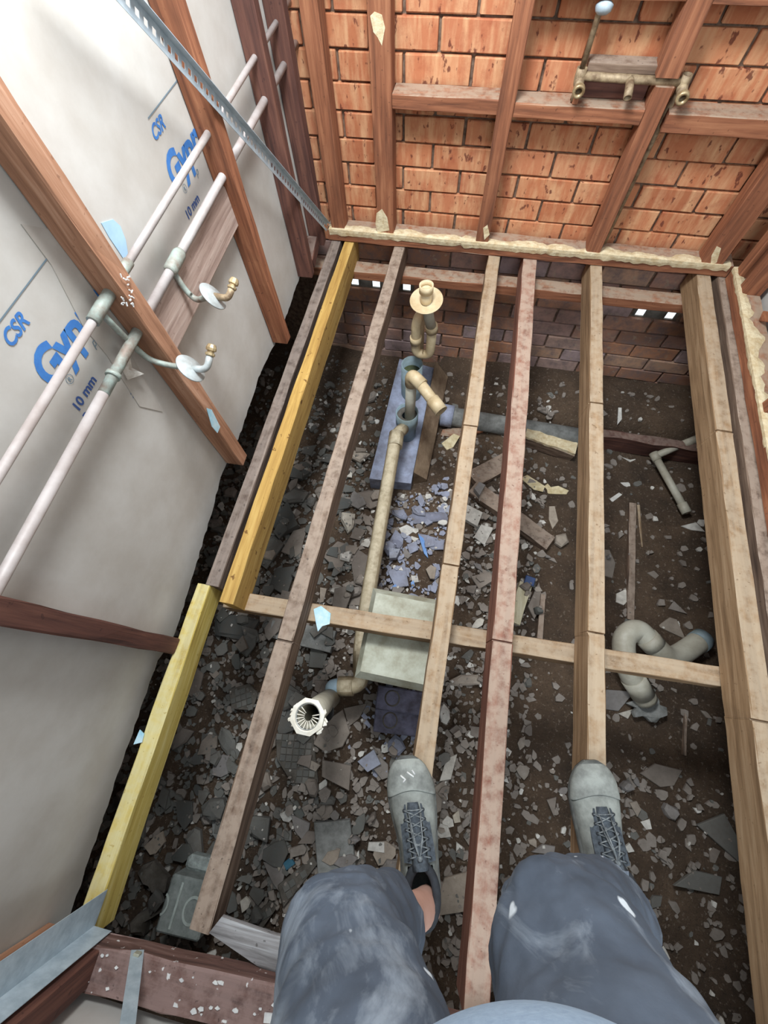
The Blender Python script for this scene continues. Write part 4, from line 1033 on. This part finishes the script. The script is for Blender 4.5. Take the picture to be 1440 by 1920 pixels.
H(C_([(935, 790), (990, 750), (1020, 760), (1062, 852)]), 0.010, 'tile', 'tan teardrop tile shard resting by the grey drain bend')
H(C_([(985, 710), (1010, 675), (1070, 735)]), 0.008, 'tile', 'small triangular shard on the dirt above the drain bend')
H(C_([(688, 440), (715, 440), (745, 500), (730, 570), (690, 560)]), 0.012, 'tile', 'grey shard right of the right-shoe joist beside the thin batten')
H(C_([(750, 640), (790, 620), (812, 660), (780, 695), (745, 680)]), 0.010, 'tilepale', 'pale shard at the near end of the thin batten')
H(C_([(475, 370), (520, 360), (535, 400), (500, 425), (470, 405)]), 0.03, 'tile', 'round brown stone at the end of the dark plank', 'stone', 'stone_chunk')
H(C_([(1045, 330), (1110, 315), (1150, 360), (1090, 350)]), 0.006, 'tilepale', 'pale scrap under the open end of the cream tee pipe')
H(C_([(440, 240), (465, 240), (480, 310), (455, 345), (438, 300)]), 0.006, 'tile', 'pale upright splinter right of the reddish joist', 'splinter', 'wood_splinter')
H(C_([(340, 700), (390, 590), (410, 680), (370, 760)]), 0.012, 'tile', 'brown shard behind the pale broken moulding')
H(C_([(880, 280), (905, 270), (925, 295), (890, 300)]), 0.008, 'tile', 'small shard beside the thin batten')
H(C_([(700, 1080), (830, 1090), (760, 1180), (690, 1170)]), 0.010, 'tile', 'olive tile shard below the grey drain bend')
H(C_([(750, 1190), (830, 1170), (800, 1215)]), 0.010, 'tilepale', 'pale shard below the olive tile shard')
H(F_([(985, 95), (1040, 60), (1140, 85), (1110, 140), (1060, 145)]), 0.012, 'tile', 'grey tile shard right of the right toe')
H(F_([(1100, 490), (1180, 440), (1290, 470), (1280, 535)]), 0.014, 'tilegreen', 'large dark slab at the lower right beside the right leg')
H(F_([(1190, 280), (1290, 240), (1370, 380), (1340, 410)]), 0.014, 'tilegreen', 'large dark slab right of the right shoe')
H(F_([(250, 612), (290, 470), (372, 440), (368, 580)]), 0.014, 'tile', 'flat brown slab behind the left heel')
H(F_([(250, 150), (290, 115), (300, 190), (270, 235)]), 0.010, 'tile', 'pinkish shard between the left shoe and the reddish joist')
H(F_([(600, 375), (640, 348), (685, 355), (680, 385)]), 0.012, 'tile', 'grey slab edge in front of the right knee')
H(F_([(655, 190), (690, 180), (680, 250)]), 0.008, 'tile', 'triangular shard between the reddish joist and the right shoe')
H(E_([(130, 430), (170, 370), (250, 340), (390, 460), (380, 560), (310, 585), (250, 525), (180, 510)]), 0.05, 'concdark', 'smooth dark stone left of the ring-marked block', 'stone', 'stone_chunk')
H(E_([(510, 130), (600, 60), (650, 80), (675, 290), (590, 310)]), 0.03, 'tilegreen', 'grey broken tile above the ring-marked block')
H(E_([(110, 200), (130, 60), (215, 0), (220, 195)]), 0.02, 'tilegreen', 'grey slab half under the short yellow joist')
H(E_([(970, 640), (1020, 600), (1060, 640), (1040, 690), (985, 735)]), 0.012, 'tilepale', 'pale shard right of the near end of the dusty grey joist')
H(E_([(1110, 310), (1180, 170), (1215, 230), (1130, 320)]), 0.010, 'tile', 'pale tan shard near the dusty grey joist')
H(E_([(1255, 310), (1320, 315), (1280, 405)]), 0.012, 'tilepale', 'white triangular shard by the teal scrap')
H(E_([(1310, 340), (1370, 290), (1410, 340), (1340, 395)]), 0.010, plain('teal_scrap', S(60, 110, 130), S(40, 80, 100)), 'teal scrap on the dark rubble near the left knee', 'scrap', 'teal_scrap')
H(E_([(110, 800), (160, 740), (330, 650), (340, 730), (240, 790), (220, 900), (120, 880)]), 0.05, 'concdark', 'mossy stone chunk under the near end of the short yellow joist', 'stone', 'stone_chunk')
# paper and wood scraps
H(C_([(310, 110), (340, 95), (420, 150), (410, 175), (370, 165)]), 0.004, 'paper', 'curled cream paper strip below the plastered beam offcut', 'paper scrap', 'paper_scrap')
H(C_([(400, 162), (430, 140), (445, 155), (480, 148), (530, 168), (520, 185), (430, 185)]), 0.004, 'paper', 'ragged cream paper piece right of the curled strip', 'paper scrap', 'paper_scrap')
H([(1128, 805), (1150, 818), (1175, 830), (1180, 848), (1160, 840), (1140, 828)], 0.005, 'tilepale', 'white splintered scrap below the dark timber edging', 'scrap', 'paper_scrap')
H([(1166, 858), (1182, 862), (1200, 858), (1182, 866)], 0.004, 'tilepale', 'thin white sliver left of the cream tee', 'scrap', 'paper_scrap')
H([(1158, 766), (1164, 766), (1166, 786), (1158, 796)], 0.004, 'tilepale', 'upright white sliver on the dirt bank', 'scrap', 'paper_scrap')
H([(1140, 937), (1160, 924), (1166, 928), (1150, 940)], 0.004, 'tilepale', 'white leaf-shaped scrap on the dirt near the thin batten', 'scrap', 'paper_scrap')
H([(1163, 905), (1182, 903), (1184, 914), (1172, 913)], 0.004, 'tilepale', 'small pale shard above the leaf-shaped scrap', 'scrap', 'paper_scrap')
H([(830, 805), (890, 800), (905, 812), (860, 822), (826, 815)], 0.02, 'studX', 'reddish timber splinter left of the left-shoe joist below the grey pipe', 'splinter', 'wood_splinter')
H([(828, 830), (850, 815), (862, 820), (850, 838), (838, 842)], 0.006, 'paper', 'cream paper curl on the reddish timber splinter', 'paper scrap', 'paper_scrap')
# timbers lying in the rubble
def lying(pa, pb, w, h, mat, label, z=None, name='timber_offcut', cat='timber offcut', up=0.0):
    za = z if z is not None else -0.78
    a, b2 = at(*pa, Z=za), at(*pb, Z=za)
    mid = (a + b2) / 2
    d2 = (b2 - a); d2.z = 0; L = d2.length; d2.normalize(); nrm = Vector((-d2.y, d2.x, 0)) * w / 2
    poly = [(a - nrm)[:2], (b2 - nrm)[:2], (b2 + nrm)[:2], (a + nrm)[:2]]
    c_, z0, gx, gy = drop([tuple(p) for p in poly], h, 0.12, r=rr)
    za_ = z0 + gx * (a.x - c_[0]) + gy * (a.y - c_[1]) + h / 2 + up; zb_ = z0 + gx * (b2.x - c_[0]) + gy * (b2.y - c_[1]) + h / 2 + up
    return tag(beam((a.x, a.y, za_), (b2.x, b2.y, zb_), w, h, jit=0.003).build(name, mat), label, cat), (a, b2, za_, zb_)
lying((885, 915), (1035, 1015), 0.085, 0.05, 'greyX', 'dark heavy plank lying diagonally under the reddish joist')
lying((885, 898), (955, 858), 0.10, 0.04, 'greyX', 'brown plank end beyond the diagonal plank')
o_, (a_, b2_, z1_, z2_) = lying((985, 812), (1082, 838), 0.09, 0.075, 'greyX', 'short beam offcut topped with cream plaster below the grey pipe')
bb = MB(); r = random.Random(31); vs = []
dd = (b2_ - a_).normalized(); nn = Vector((-dd.y, dd.x, 0))
up_, lo_ = [], []
for i in range(13):
    t = i / 12; p = a_ + (b2_ - a_) * t; z = z1_ + (z2_ - z1_) * t + 0.0375 + 0.016
    lo_.append(Vector((p.x, p.y, z)) - nn * (0.042 + r.uniform(-.004, .004))); up_.append(Vector((p.x, p.y, z + r.uniform(0, .008))) + nn * (0.038 + r.uniform(-.02, .014)))
bb.prism(lo_ + up_[::-1], 0.018); tag(bb.build('plaster_topping', 'cream', o_), None)
lying((1197, 935), (1196, 1158), 0.034, 0.025, 'greyY', 'thin batten lying on the dirt between the right-hand joists')
lying((1310, 1340), (1302, 1420), 0.014, 0.012, 'greyY', 'thin stick on the dirt by the wide right-hand joist', name='stick', cat='stick')
lying((1212, 935), (1222, 1015), 0.010, 0.008, 'paleY', 'pale splinter beside the thin batten', name='wood_splinter', cat='splinter')
lying((1025, 1110), (1018, 1195), 0.026, 0.016, 'greyY', 'brown lath right of the pale broken moulding', name='wood_splinter', cat='splinter')
o_, (a_, b2_, z1_, z2_) = lying((992, 1090), (965, 1165), 0.065, 0.02, wood('cream_moulding', S(170, 156, 120), S(214, 204, 172), S(232, 226, 204), 'Y'), 'pale broken moulding between the reddish joist and the right-shoe joist', name='broken_moulding', cat='moulding')
c0 = at(999, 1084, Z=-0.76)
b = MB().box((c0.x, c0.y, z1_ + 0.025), (0.05, 0.045, 0.02), Matrix.Rotation(-0.2, 3, 'Z'), ch=0.003)
tag(b.build('navy_tile_piece', 'navy'), 'navy blue tile piece on the pale broken moulding', 'tile fragment')
b = MB(); 
# ring-marked concrete block standing near the rear plate
bc = at(345, 1706, Z=-0.62)
root = thing('concrete_block', (bc.x, bc.y, -0.78), 'grey concrete block marked with a bar and rings near the rear plate', 'concrete block')
Rz = Matrix.Rotation(0.03, 3, 'Z') @ Matrix.Rotation(-0.10, 3, 'X')
fc = Vector((bc.x, bc.y, -0.695))
MB().box(fc, (0.165, 0.165, 0.15), Rz, ch=0.006).build('block_body', plain('greenish_concrete', S(140, 146, 142), S(104, 110, 106), 0.95, 20, bump=0.5), root)
MB().box(fc + Rz @ Vector((0, 0.105, -0.035)), (0.150, 0.05, 0.07), Rz, ch=0.012).build('rough_edge', plain('pale_rough_concrete', S(164, 172, 168), S(124, 130, 126), 0.95, 40, bump=0.9), root)
def onface(u, v, lift=0.0003): return fc + Rz @ Vector((u, v, 0.075 + lift))
def mark(quads):
    b = MB()
    for q in quads:
        b.add([onface(*p_) for p_ in q] + [onface(p_[0], p_[1], 0.003) for p_ in q], [(3, 2, 1, 0), (4, 5, 6, 7), (0, 1, 5, 4), (1, 2, 6, 5), (2, 3, 7, 6), (3, 0, 4, 7)])
    b.build('raised_mark', 'markpale', root)
def arc(u0, v0, r0, r1, a0=0, a1=6.2832, n=28):
    out = []
    for i in range(n):
        a, c_ = a0 + (a1 - a0) * i / n, a0 + (a1 - a0) * (i + 1) / n
        out.append([(u0 + math.cos(t) * R_, v0 + math.sin(t) * R_ * 1.25) for t, R_ in ((a, r1), (c_, r1), (c_, r0), (a, r0))][::-1])
    return out
mark(arc(0.030, -0.005, 0.034, 0.027)); mark(arc(-0.090, -0.005, 0.028, 0.022, -1.2, 1.2)); mark([[(-0.036, -0.066), (-0.028, -0.066), (-0.028, 0.066), (-0.036, 0.066)]])
# mosaic slabs: small square tiles on a broken backing
def mosaic(pts, label, pitch, ang, mat_t, mat_b, seed):
    P = [at(x, y, Z=-0.77) for x, y in pts]; poly = [(p.x, p.y) for p in P]
    ar = sum(poly[i][0] * poly[(i + 1) % len(poly)][1] - poly[(i + 1) % len(poly)][0] * poly[i][1] for i in range(len(poly)))
    if ar < 0: poly = poly[::-1]
    c_, z0, gx, gy = drop(poly, 0.02, 0.25, r=rr)
    root = thing('mosaic_slab', (c_[0], c_[1], z0), label, 'tile slab', 'slabs of small square floor tiles')
    b = MB(); piece(poly, 0.016, (c_, z0, gx, gy), b); b.build('mortar_backing', mat_b, root)
    r = random.Random(seed); n = 8; s_ = pitch * 0.45
    Rt = Vector((1, 0, gx)).normalized(); Ft = Vector((0, 1, gy)); Nn = Rt.cross(Ft).normalized(); Ft = Nn.cross(Rt)
    Rm = Matrix((Rt, Ft, Nn)).transposed() @ Matrix.Rotation(ang, 3, 'Z')
    tm = MB().box((0, 0, 0), (s_ * 2, s_ * 2, 0.005), ch=0.0012)
    me = bpy.data.meshes.new('tile'); me.from_pydata([tuple(v) for v in tm.v], [], tm.f); me.materials.append(M[mat_t])
    for i in range(-n, n + 1):
        for j in range(-n, n + 1):
            u = Vector((math.cos(ang) * i - math.sin(ang) * j, math.sin(ang) * i + math.cos(ang) * j)) * pitch
            x, y = c_[0] + u.x, c_[1] + u.y
            k_ = s_ * 0.8
            if not all(inside(poly, np.array([x + a]), np.array([y + b_]))[0] for a, b_ in ((k_, k_), (-k_, k_), (k_, -k_), (-k_, -k_))): continue
            if r.random() < 0.06: continue
            o = bpy.data.objects.new('tile', me); COL.objects.link(o)
            o.rotation_euler = Rm.to_euler()
            place(o, (x, y, z0 + 0.018 + gx * u.x + gy * u.y + r.uniform(-.0006, .0006)), root)
mosaic(B_([(570, 320), (740, 325), (762, 560), (640, 565), (570, 440)]), 'slab of small square tiles below the white floor waste', 0.0265, 0.12, 'tilegreen', 'concdark', 1)
mosaic(B_([(320, 110), (430, 80), (475, 130), (450, 210), (340, 205)]), 'slab of small square tiles left of the dusty grey joist beside the floor waste', 0.0265, 0.5, 'tilegreen', 'concdark', 2)
mosaic(B_([(565, 1060), (735, 920), (755, 960), (590, 1170)]), 'slanting slab of small square tiles near the left knee', 0.026, 0.75, 'tilegreen', 'concdark', 3)
mosaic(B_([(400, 1270), (520, 1140), (560, 1170), (470, 1300)]), 'narrow slab of small square tiles by the rear plate', 0.026, 0.75, 'tilegreen', 'concdark', 4)
mosaic(B_([(225, 690), (312, 668), (330, 705), (255, 865), (232, 830)]), 'block of larger square tiles half hidden by the dusty grey joist', 0.034, 0.1, 'tilegreen', 'conc', 5)
# general shards, each one an object
def general(n, xr, yr, smin, smax, r):
    done = 0
    while done < n:
        x, y = r.uniform(*xr), r.uniform(*yr)
        if blocked(x, y, 0.02) or r.random() > density(x, y): continue
        s_ = r.uniform(smin, smax) * (1.25 if r.random() < .15 else 1)
        pl = shard(x, y, s_, r); chunk = r.random() < 0.28
        th = r.uniform(0.02, 0.045) if chunk else r.uniform(0.008, 0.014)
        mt = pick_mat(x, y, r); b = MB(); piece(pl, th, drop(pl, th, 0.6, r=r), b)
        col_ = {'tile': 'grey-brown', 'tilegreen': 'dark grey', 'tilebluelit': 'bluish grey', 'tilepale': 'pale'}[mt]
        kind_ = ('stone', 'stone_chunk', 'rubble chunk') if chunk else ('tile fragment', 'tile_fragment', 'tile shard')
        z_ = zone(x, y); szw = 'large ' if s_ > 0.10 else 'small ' if s_ < 0.07 else ''
        nv = len(pl); szw += {4: 'four-sided ', 5: 'five-sided ', 6: 'six-sided ', 7: 'rounded '}[nv]
        tag(b.build(kind_[1], mt), '%s%s %s %s' % (szw, col_, kind_[2], z_), kind_[0], 'loose rubble under the floor')
        done += 1
rg2 = random.Random(77)
general(170, (-1.2, -0.30), (-0.95, 1.3), 0.06, 0.135, rg2)
general(80, (-0.36, 0.28), (-0.75, 1.15), 0.05, 0.10, rg2)
general(34, (0.22, 0.62), (-0.7, 1.1), 0.04, 0.08, rg2)
general(26, (0.55, 1.45), (-0.8, 1.2), 0.03, 0.07, rg2)
general(8, (-0.7, 0.1), (1.2, 1.7), 0.05, 0.09, rg2)
# crumbs on top
cnt = 0
while cnt < 2200:
    x, y = rr.uniform(-1.3, 1.5), rr.uniform(-1.0, 1.9)
    if rr.random() > density(x, y) or blocked(x, y, -0.02): continue
    s_ = rr.uniform(0.006, 0.022); pl = shard(x, y, s_, rr); th = rr.uniform(0.002, 0.007)
    mt = pick_mat(x, y, rr)
    if rr.random() < .05: mt = 'tilepale'
    crumb(pl, th, drop(pl, th, r=rr), mt); cnt += 1
co = crumbs.build('rubble_crumbs', 'tile')
for m_ in CM[1:]: co.data.materials.append(M[m_])
co.data.polygons.foreach_set('material_index', cmat)
tag(co, 'grey crumbs and small shards bedded between the larger rubble', 'rubble', kind='stuff')

# ------------------------------------------------------------------ the person
root = thing('person', (0.3, -0.35, 0.0), 'person in paint-smeared blue-grey trousers, grey shoes and pale shirt standing on two joists', 'person')
def ellring(c, ax, rx, ry, n=28, ref=(1, 0, 0), pw=2.0):
    c = Vector(c); ax = Vector(ax).normalized(); u = Vector(ref); u = (u - ax * u.dot(ax)).normalized(); v = ax.cross(u)
    out = []
    for i in range(n):
        a = 2 * math.pi * i / n; ca, sa = math.cos(a), math.sin(a)
        out.append(c + u * rx * math.copysign(abs(ca) ** (2 / pw), ca) + v * ry * math.copysign(abs(sa) ** (2 / pw), sa))
    return out
def limb(mb, pts, n=28):
    """pts: (centre, rx, ry)"""
    rings = []
    for i, (c, rx, ry) in enumerate(pts):
        a = Vector(pts[min(i + 1, len(pts) - 1)][0]) - Vector(pts[max(i - 1, 0)][0])
        rings.append(ellring(c, a, rx, ry, n))
    mb.loft(rings, True, True)
# leg centre lines (left = screen left)
LA, LK, LT, LHp = Vector((0.128, -0.440, 0.10)), Vector((-0.022, -0.378, 0.480)), Vector((0.036, -0.395, 0.70)), Vector((0.078, -0.43, 0.90))
RA, RK, RT, RHp = Vector((0.560, -0.335, 0.10)), Vector((0.302, -0.312, 0.485)), Vector((0.318, -0.365, 0.70)), Vector((0.280, -0.42, 0.90))
b = MB()
for A_n, K_n, T_n, H_n in ((LA, LK, LT, LHp), (RA, RK, RT, RHp)):
    sh = A_n.lerp(K_n, 0.45); sh2 = A_n.lerp(K_n, 0.75)
    limb(b, [(A_n + (A_n - K_n) * 0.10, 0.036, 0.044), (A_n, 0.034, 0.040), (A_n.lerp(K_n, .2), 0.036, 0.040), (sh + Vector((0, -.015, 0)), 0.052, 0.056), (sh2, 0.052, 0.056), (K_n, 0.056, 0.062), (K_n.lerp(T_n, .5), 0.066, 0.070), (T_n, 0.074, 0.080), (H_n, 0.088, 0.095), (H_n + Vector((0, 0, .06)), 0.08, 0.09)], 20)
limb(b, [((0.17, -0.43, 0.86), 0.13, 0.09), ((0.17, -0.43, 0.95), 0.155, 0.105), ((0.17, -0.425, 1.05), 0.150, 0.105), ((0.17, -0.42, 1.20), 0.155, 0.10), ((0.17, -0.42, 1.32), 0.16, 0.095)], 24)
body = b.build('body', 'skin', root)
md = body.modifiers.new('r', 'REMESH'); md.mode = 'VOXEL'; md.voxel_size = 0.012; md.use_smooth_shade = True
sm_ = body.modifiers.new('s', 'SMOOTH'); sm_.iterations = 4
# trousers
b = MB()
def trouser(A_n, K_n, T_n, H_n, hem, g=1.0):
    hc = A_n.lerp(K_n, hem)
    limb(b, [(c_, rx * g, ry * g) for c_, rx, ry in [(hc, 0.078, 0.086), (A_n.lerp(K_n, (1 + hem) / 2), 0.082, 0.090), (K_n + (A_n - K_n) * 0.10, 0.092, 0.098), (K_n + Vector((0, .012, .03)), 0.098, 0.103), (K_n.lerp(T_n, .5) + Vector((0, .004, 0)), 0.104, 0.104), (T_n, 0.122, 0.114), (T_n.lerp(H_n, .5), 0.128, 0.116), (H_n, 0.122, 0.118), (H_n + Vector((0, 0, .06)), 0.10, 0.11)]], 28)
trouser(LA, LK, LT, LHp, 0.50)
trouser(RA, RK, RT, RHp, 0.24, 1.16)
limb(b, [((0.17, -0.435, 0.82), 0.10, 0.08), ((0.17, -0.435, 0.90), 0.175, 0.125), ((0.17, -0.43, 0.98), 0.178, 0.13), ((0.17, -0.43, 1.02), 0.17, 0.125)], 32)
tr = b.build('trousers', 'denim', root)
md = tr.modifiers.new('r', 'REMESH'); md.mode = 'VOXEL'; md.voxel_size = 0.007; md.use_smooth_shade = True
s2 = tr.modifiers.new('s', 'SMOOTH'); s2.iterations = 9
for nm, sc_, st_ in (('folds', 0.12, 0.030), ('creases', 0.05, 0.012)):
    tx = bpy.data.textures.new(nm, 'CLOUDS'); tx.noise_scale = sc_; tx.noise_depth = 2
    dm = tr.modifiers.new(nm, 'DISPLACE'); dm.texture = tx; dm.strength = st_; dm.mid_level = 0.5; dm.texture_coords = 'LOCAL'
# shirt
b = MB()
limb(b, [((0.165, -0.40, 0.955), 0.190, 0.185), ((0.155, -0.37, 0.985), 0.196, 0.210), ((0.145, -0.350, 1.04), 0.190, 0.215), ((0.155, -0.365, 1.12), 0.185, 0.185), ((0.165, -0.40, 1.22), 0.182, 0.15), ((0.17, -0.41, 1.33), 0.175, 0.125), ((0.17, -0.415, 1.37), 0.12, 0.09)], 40)
sh_ = b.build('shirt', 'shirt', root)
s3 = sh_.modifiers.new('sub', 'SUBSURF'); s3.levels = 1; s3.render_levels = 2

# shoes
def shoe(toe, heel, nm, mirror, ankle):
    toe = Vector(toe); heel = Vector(heel); d = (toe - heel); L = d.length; d.normalize()
    s = Vector((d.y, -d.x, 0)); z = Vector((0, 0, 1))         # s points to the right of the shoe
    so = Vector((heel.x, heel.y, 0.0))
    cat = root
    W = lambda t: [(0.0, .026), (.05, .034), (.15, .039), (.3, .038), (.45, .041), (.6, .048), (.72, .052), (.82, .050), (.9, .042), (.96, .030), (1.0, .012)]
    def interp(tab, t):
        for (a, va), (b_, vb) in zip(tab[:-1], tab[1:]):
            if a <= t <= b_: u = (t - a) / (b_ - a); u = u * u * (3 - 2 * u) * .5 + u * .5; return va + (vb - va) * u
        return tab[-1][1]
    wtab = [(a, v * 1.17) for a, v in W(0)]
    ctab = [(0, 0), (.4, 0.004 * mirror), (.7, -0.002 * mirror), (1, -0.008 * mirror)]
    htab = [(0.0, .070), (.06, .088), (.15, .096), (.3, .098), (.42, .094), (.52, .082), (.62, .068), (.72, .056), (.82, .050), (.9, .044), (.96, .034), (1.0, .020)]
    shoe_root = bpy.data.objects.new('shoe', None); COL.objects.link(shoe_root); shoe_root.empty_display_size = .05
    place(shoe_root, so, root)
    P = lambda t, u, h: so + d * (t * L) + s * (interp(ctab, t) + u) + z * h
    ts = [0, .015, .04, .08, .15, .24, .33, .42, .5, .58, .66, .74, .81, .87, .92, .955, .98, 1.0]
    # sole
    b = MB(); rings = []
    for t in ts:
        w = interp(wtab, t) + 0.0035; toeup = 0.010 * max(0, (t - .75) / .25) ** 2
        rings.append([P(t, -w * .92, 0.001 + toeup), P(t, w * .92, 0.001 + toeup), P(t, w, 0.010 + toeup), P(t, w, 0.024 + toeup * .7), P(t, w * .9, 0.027 + toeup * .6), P(t, -w * .9, 0.027 + toeup * .6), P(t, -w, 0.024 + toeup * .7), P(t, -w, 0.010 + toeup)])
    b.loft(rings, True, True); b.build('sole', 'sole', shoe_root)
    # upper
    b = MB(); rings = []
    for t in ts:
        w = interp(wtab, t); h = interp(htab, t); ring = []
        h0 = 0.022 + 0.006 * max(0, (t - .75) / .25)
        topw = 0.62 if t < .45 else 0.62 + (t - .45) * 0.25
        for k_ in range(17):
            a = math.pi * k_ / 16
            ca, sa = math.cos(a), math.sin(a)
            hh = h0 + (h - h0) * (abs(sa) ** 0.75)
            ww = w * math.copysign(abs(ca) ** (0.62), ca) * (1 - (1 - topw) * 0.35 * sa)
            ring.append(P(t, ww, hh))
        rings.append(ring)
    n = 17; vs = [p for r_ in rings for p in r_]; fs = []
    for i in range(len(rings) - 1):
        for k_ in range(n - 1):
            tm = (ts[i] + ts[i + 1]) / 2
            if tm < 0.33 and 4 <= k_ < 12 and tm > 0.03: continue          # opening for the ankle
            fs.append((i * n + k_, i * n + k_ + 1, (i + 1) * n + k_ + 1, (i + 1) * n + k_))
    fs.append(tuple(range(n))); 
    b.add(vs, fs, True); up = b.build('upper', 'suede', shoe_root)
    so_ = up.modifiers.new('sol', 'SOLIDIFY'); so_.thickness = 0.004; so_.offset = -1
    sb = up.modifiers.new('sub', 'SUBSURF'); sb.levels = 1; sb.render_levels = 2
    # toe cap overlay
    b = MB(); rings = []
    for t in (.775, .80, .84, .88, .92, .955, .98, 1.0):
        w = interp(wtab, t) + .0025; h = interp(htab, t) + .0022; h0 = 0.022 + 0.006 * max(0, (t - .75) / .25); ring = []
        for k_ in range(17):
            a = math.pi * k_ / 16; ca, sa = math.cos(a), math.sin(a)
            ring.append(P(min(t + (0.0 if t > .8 else -0.05 * abs(ca)), 1.004), w * math.copysign(abs(ca) ** .62, ca) * (1 - .2 * .35 * sa), h0 + (h - h0) * abs(sa) ** .75))
        rings.append(ring)
    vs = [p for r_ in rings for p in r_]; fs = [(i * n + k_, i * n + k_ + 1, (i + 1) * n + k_ + 1, (i + 1) * n + k_) for i in range(len(rings) - 1) for k_ in range(n - 1)]
    b.add(vs, fs, True); tcap = b.build('toe_cap', 'toecap', shoe_root)
    so_ = tcap.modifiers.new('sol', 'SOLIDIFY'); so_.thickness = 0.002; so_.offset = 1
    sb = tcap.modifiers.new('sub', 'SUBSURF'); sb.levels = 1; sb.render_levels = 1
    # padded collar
    pts = []
    for i in range(25):
        a = 2 * math.pi * i / 24
        t = 0.185 + 0.165 * math.cos(a); u = 0.034 * math.sin(a); hgt = 0.100 + 0.010 * (1 - math.cos(a)) * 0.5 - 0.006 * math.sin(a) ** 2
        pts.append(P(max(t, .02), u, hgt))
    MB().tube(pts, 0.0098, 10, cap=False).build('padded_collar', 'collar', shoe_root)
    b = MB(); pts2 = [p - z * 0.028 + (p - P(.185, 0, .1)).normalized() * 0.004 for p in pts]
    b.loft([pts[:-1], pts2[:-1]], False, True); cl = b.build('collar_lining', 'collar', shoe_root)
    so_ = cl.modifiers.new('sol', 'SOLIDIFY'); so_.thickness = 0.005
    # tongue
    b = MB(); rings = []
    for t in (.70, .64, .58, .52, .46, .40, .36, .33):
        h = interp(htab, t) + 0.0045 + (0.018 * max(0, (.42 - t) / .1)); w = .0175 + .004 * (.7 - t)
        rings.append([P(t, -w, h - .006), P(t, -w * .5, h), P(t, 0, h + .0015), P(t, w * .5, h), P(t, w, h - .006), P(t, 0, h - .008)])
    b.loft(rings, True, True); b.build('tongue', 'tongue', shoe_root)
    # eyestays and laces
    rows = [.655, .60, .545, .49, .435, .385]
    ey = {}
    for sd in (-1, 1):
        b = MB(); rings = []
        for t in (.69, .655, .60, .545, .49, .435, .385, .36):
            h = interp(htab, t); u0 = sd * (.0185 + .004 * (.7 - t)); u1 = sd * (.036 + .006 * (.7 - t))
            rings.append([P(t, u0, h + .0025), P(t, u1, h - .009), P(t, u1, h - .014), P(t, u0, h - .003)])
        b.loft(rings, True, False); b.build('eyestay', 'tongue', shoe_root)
        for i, t in enumerate(rows):
            p = P(t, sd * (.0245 + .004 * (.7 - t)), interp(htab, t) + .0012); ey[(sd, i)] = p
            MB().lathe(p, (0, 0, 1), [(.0034, -.001), (.0034, .0018), (.002, .0018), (.0018, -.001)], 10, close=False).build('eyelet', 'collar', shoe_root)
    for i in range(len(rows) - 1):
        for sd in (-1, 1):
            p, q = ey[(sd, i)], ey[(-sd, i + 1)]; mid = (p + q) / 2 + z * (0.0075 if sd > 0 else 0.0055)
            MB().tube([p, p.lerp(mid, .5) + z * .002, mid, q.lerp(mid, .5) + z * .002, q], 0.0016, 6).build('lace', 'lace', shoe_root)
    p, q = ey[(-1, 0)], ey[(1, 0)]
    MB().tube([p, (p + q) / 2 + z * .007, q], 0.0016, 6).build('lace', 'lace', shoe_root)
    kn = P(.40, 0, interp(htab, .40) + .018)
    MB().lathe(kn - z * .004, (0, 0, 1), [(.002, 0), (.006, .002), (.0065, .006), (.003, .009)], 10).build('lace_knot', 'lace', shoe_root)
    r = random.Random(int(100 * (toe.x + 2)))
    for sd, ll in ((-1, .085), (1, .085), (-1, .062), (1, .070)):
        e1_ = kn + d * (ll * .5) + s * sd * .010 + z * .006; e2_ = P(.40 + ll / L * 0.95, sd * (.010 + r.uniform(0, .008)), interp(htab, min(1, .40 + ll / L)) + .0085)
        MB().tube([kn, kn.lerp(e1_, .5) + z * .004, e1_, e1_.lerp(e2_, .6), e2_], 0.0017, 6).build('lace_end', 'lace', shoe_root)
    if mirror > 0:
        for t0, u0, t1, u1 in ((.86, .012, .895, -.004), (.845, -.010, .875, -.022), (.875, .016, .905, .010), (.83, -.018, .85, -.010)):
            MB().tube([P(t0, u0, interp(htab, t0) + .003), P((t0 + t1) / 2, (u0 + u1) / 2, interp(htab, (t0 + t1) / 2) + .0038), P(t1, u1, interp(htab, t1) + .003)], 0.0022, 6).build('paint_mark', 'paint', shoe_root)
    return shoe_root
shoe((0.052, -0.152, 0), (0.140, -0.475, 0), 'left', 1, LA)['label'] = 'dusty grey lace-up shoe on the pale joist'
shoe((0.520, -0.070, 0), (0.585, -0.385, 0), 'right', -1, RA)['label'] = 'dusty grey lace-up shoe with a creased toe'
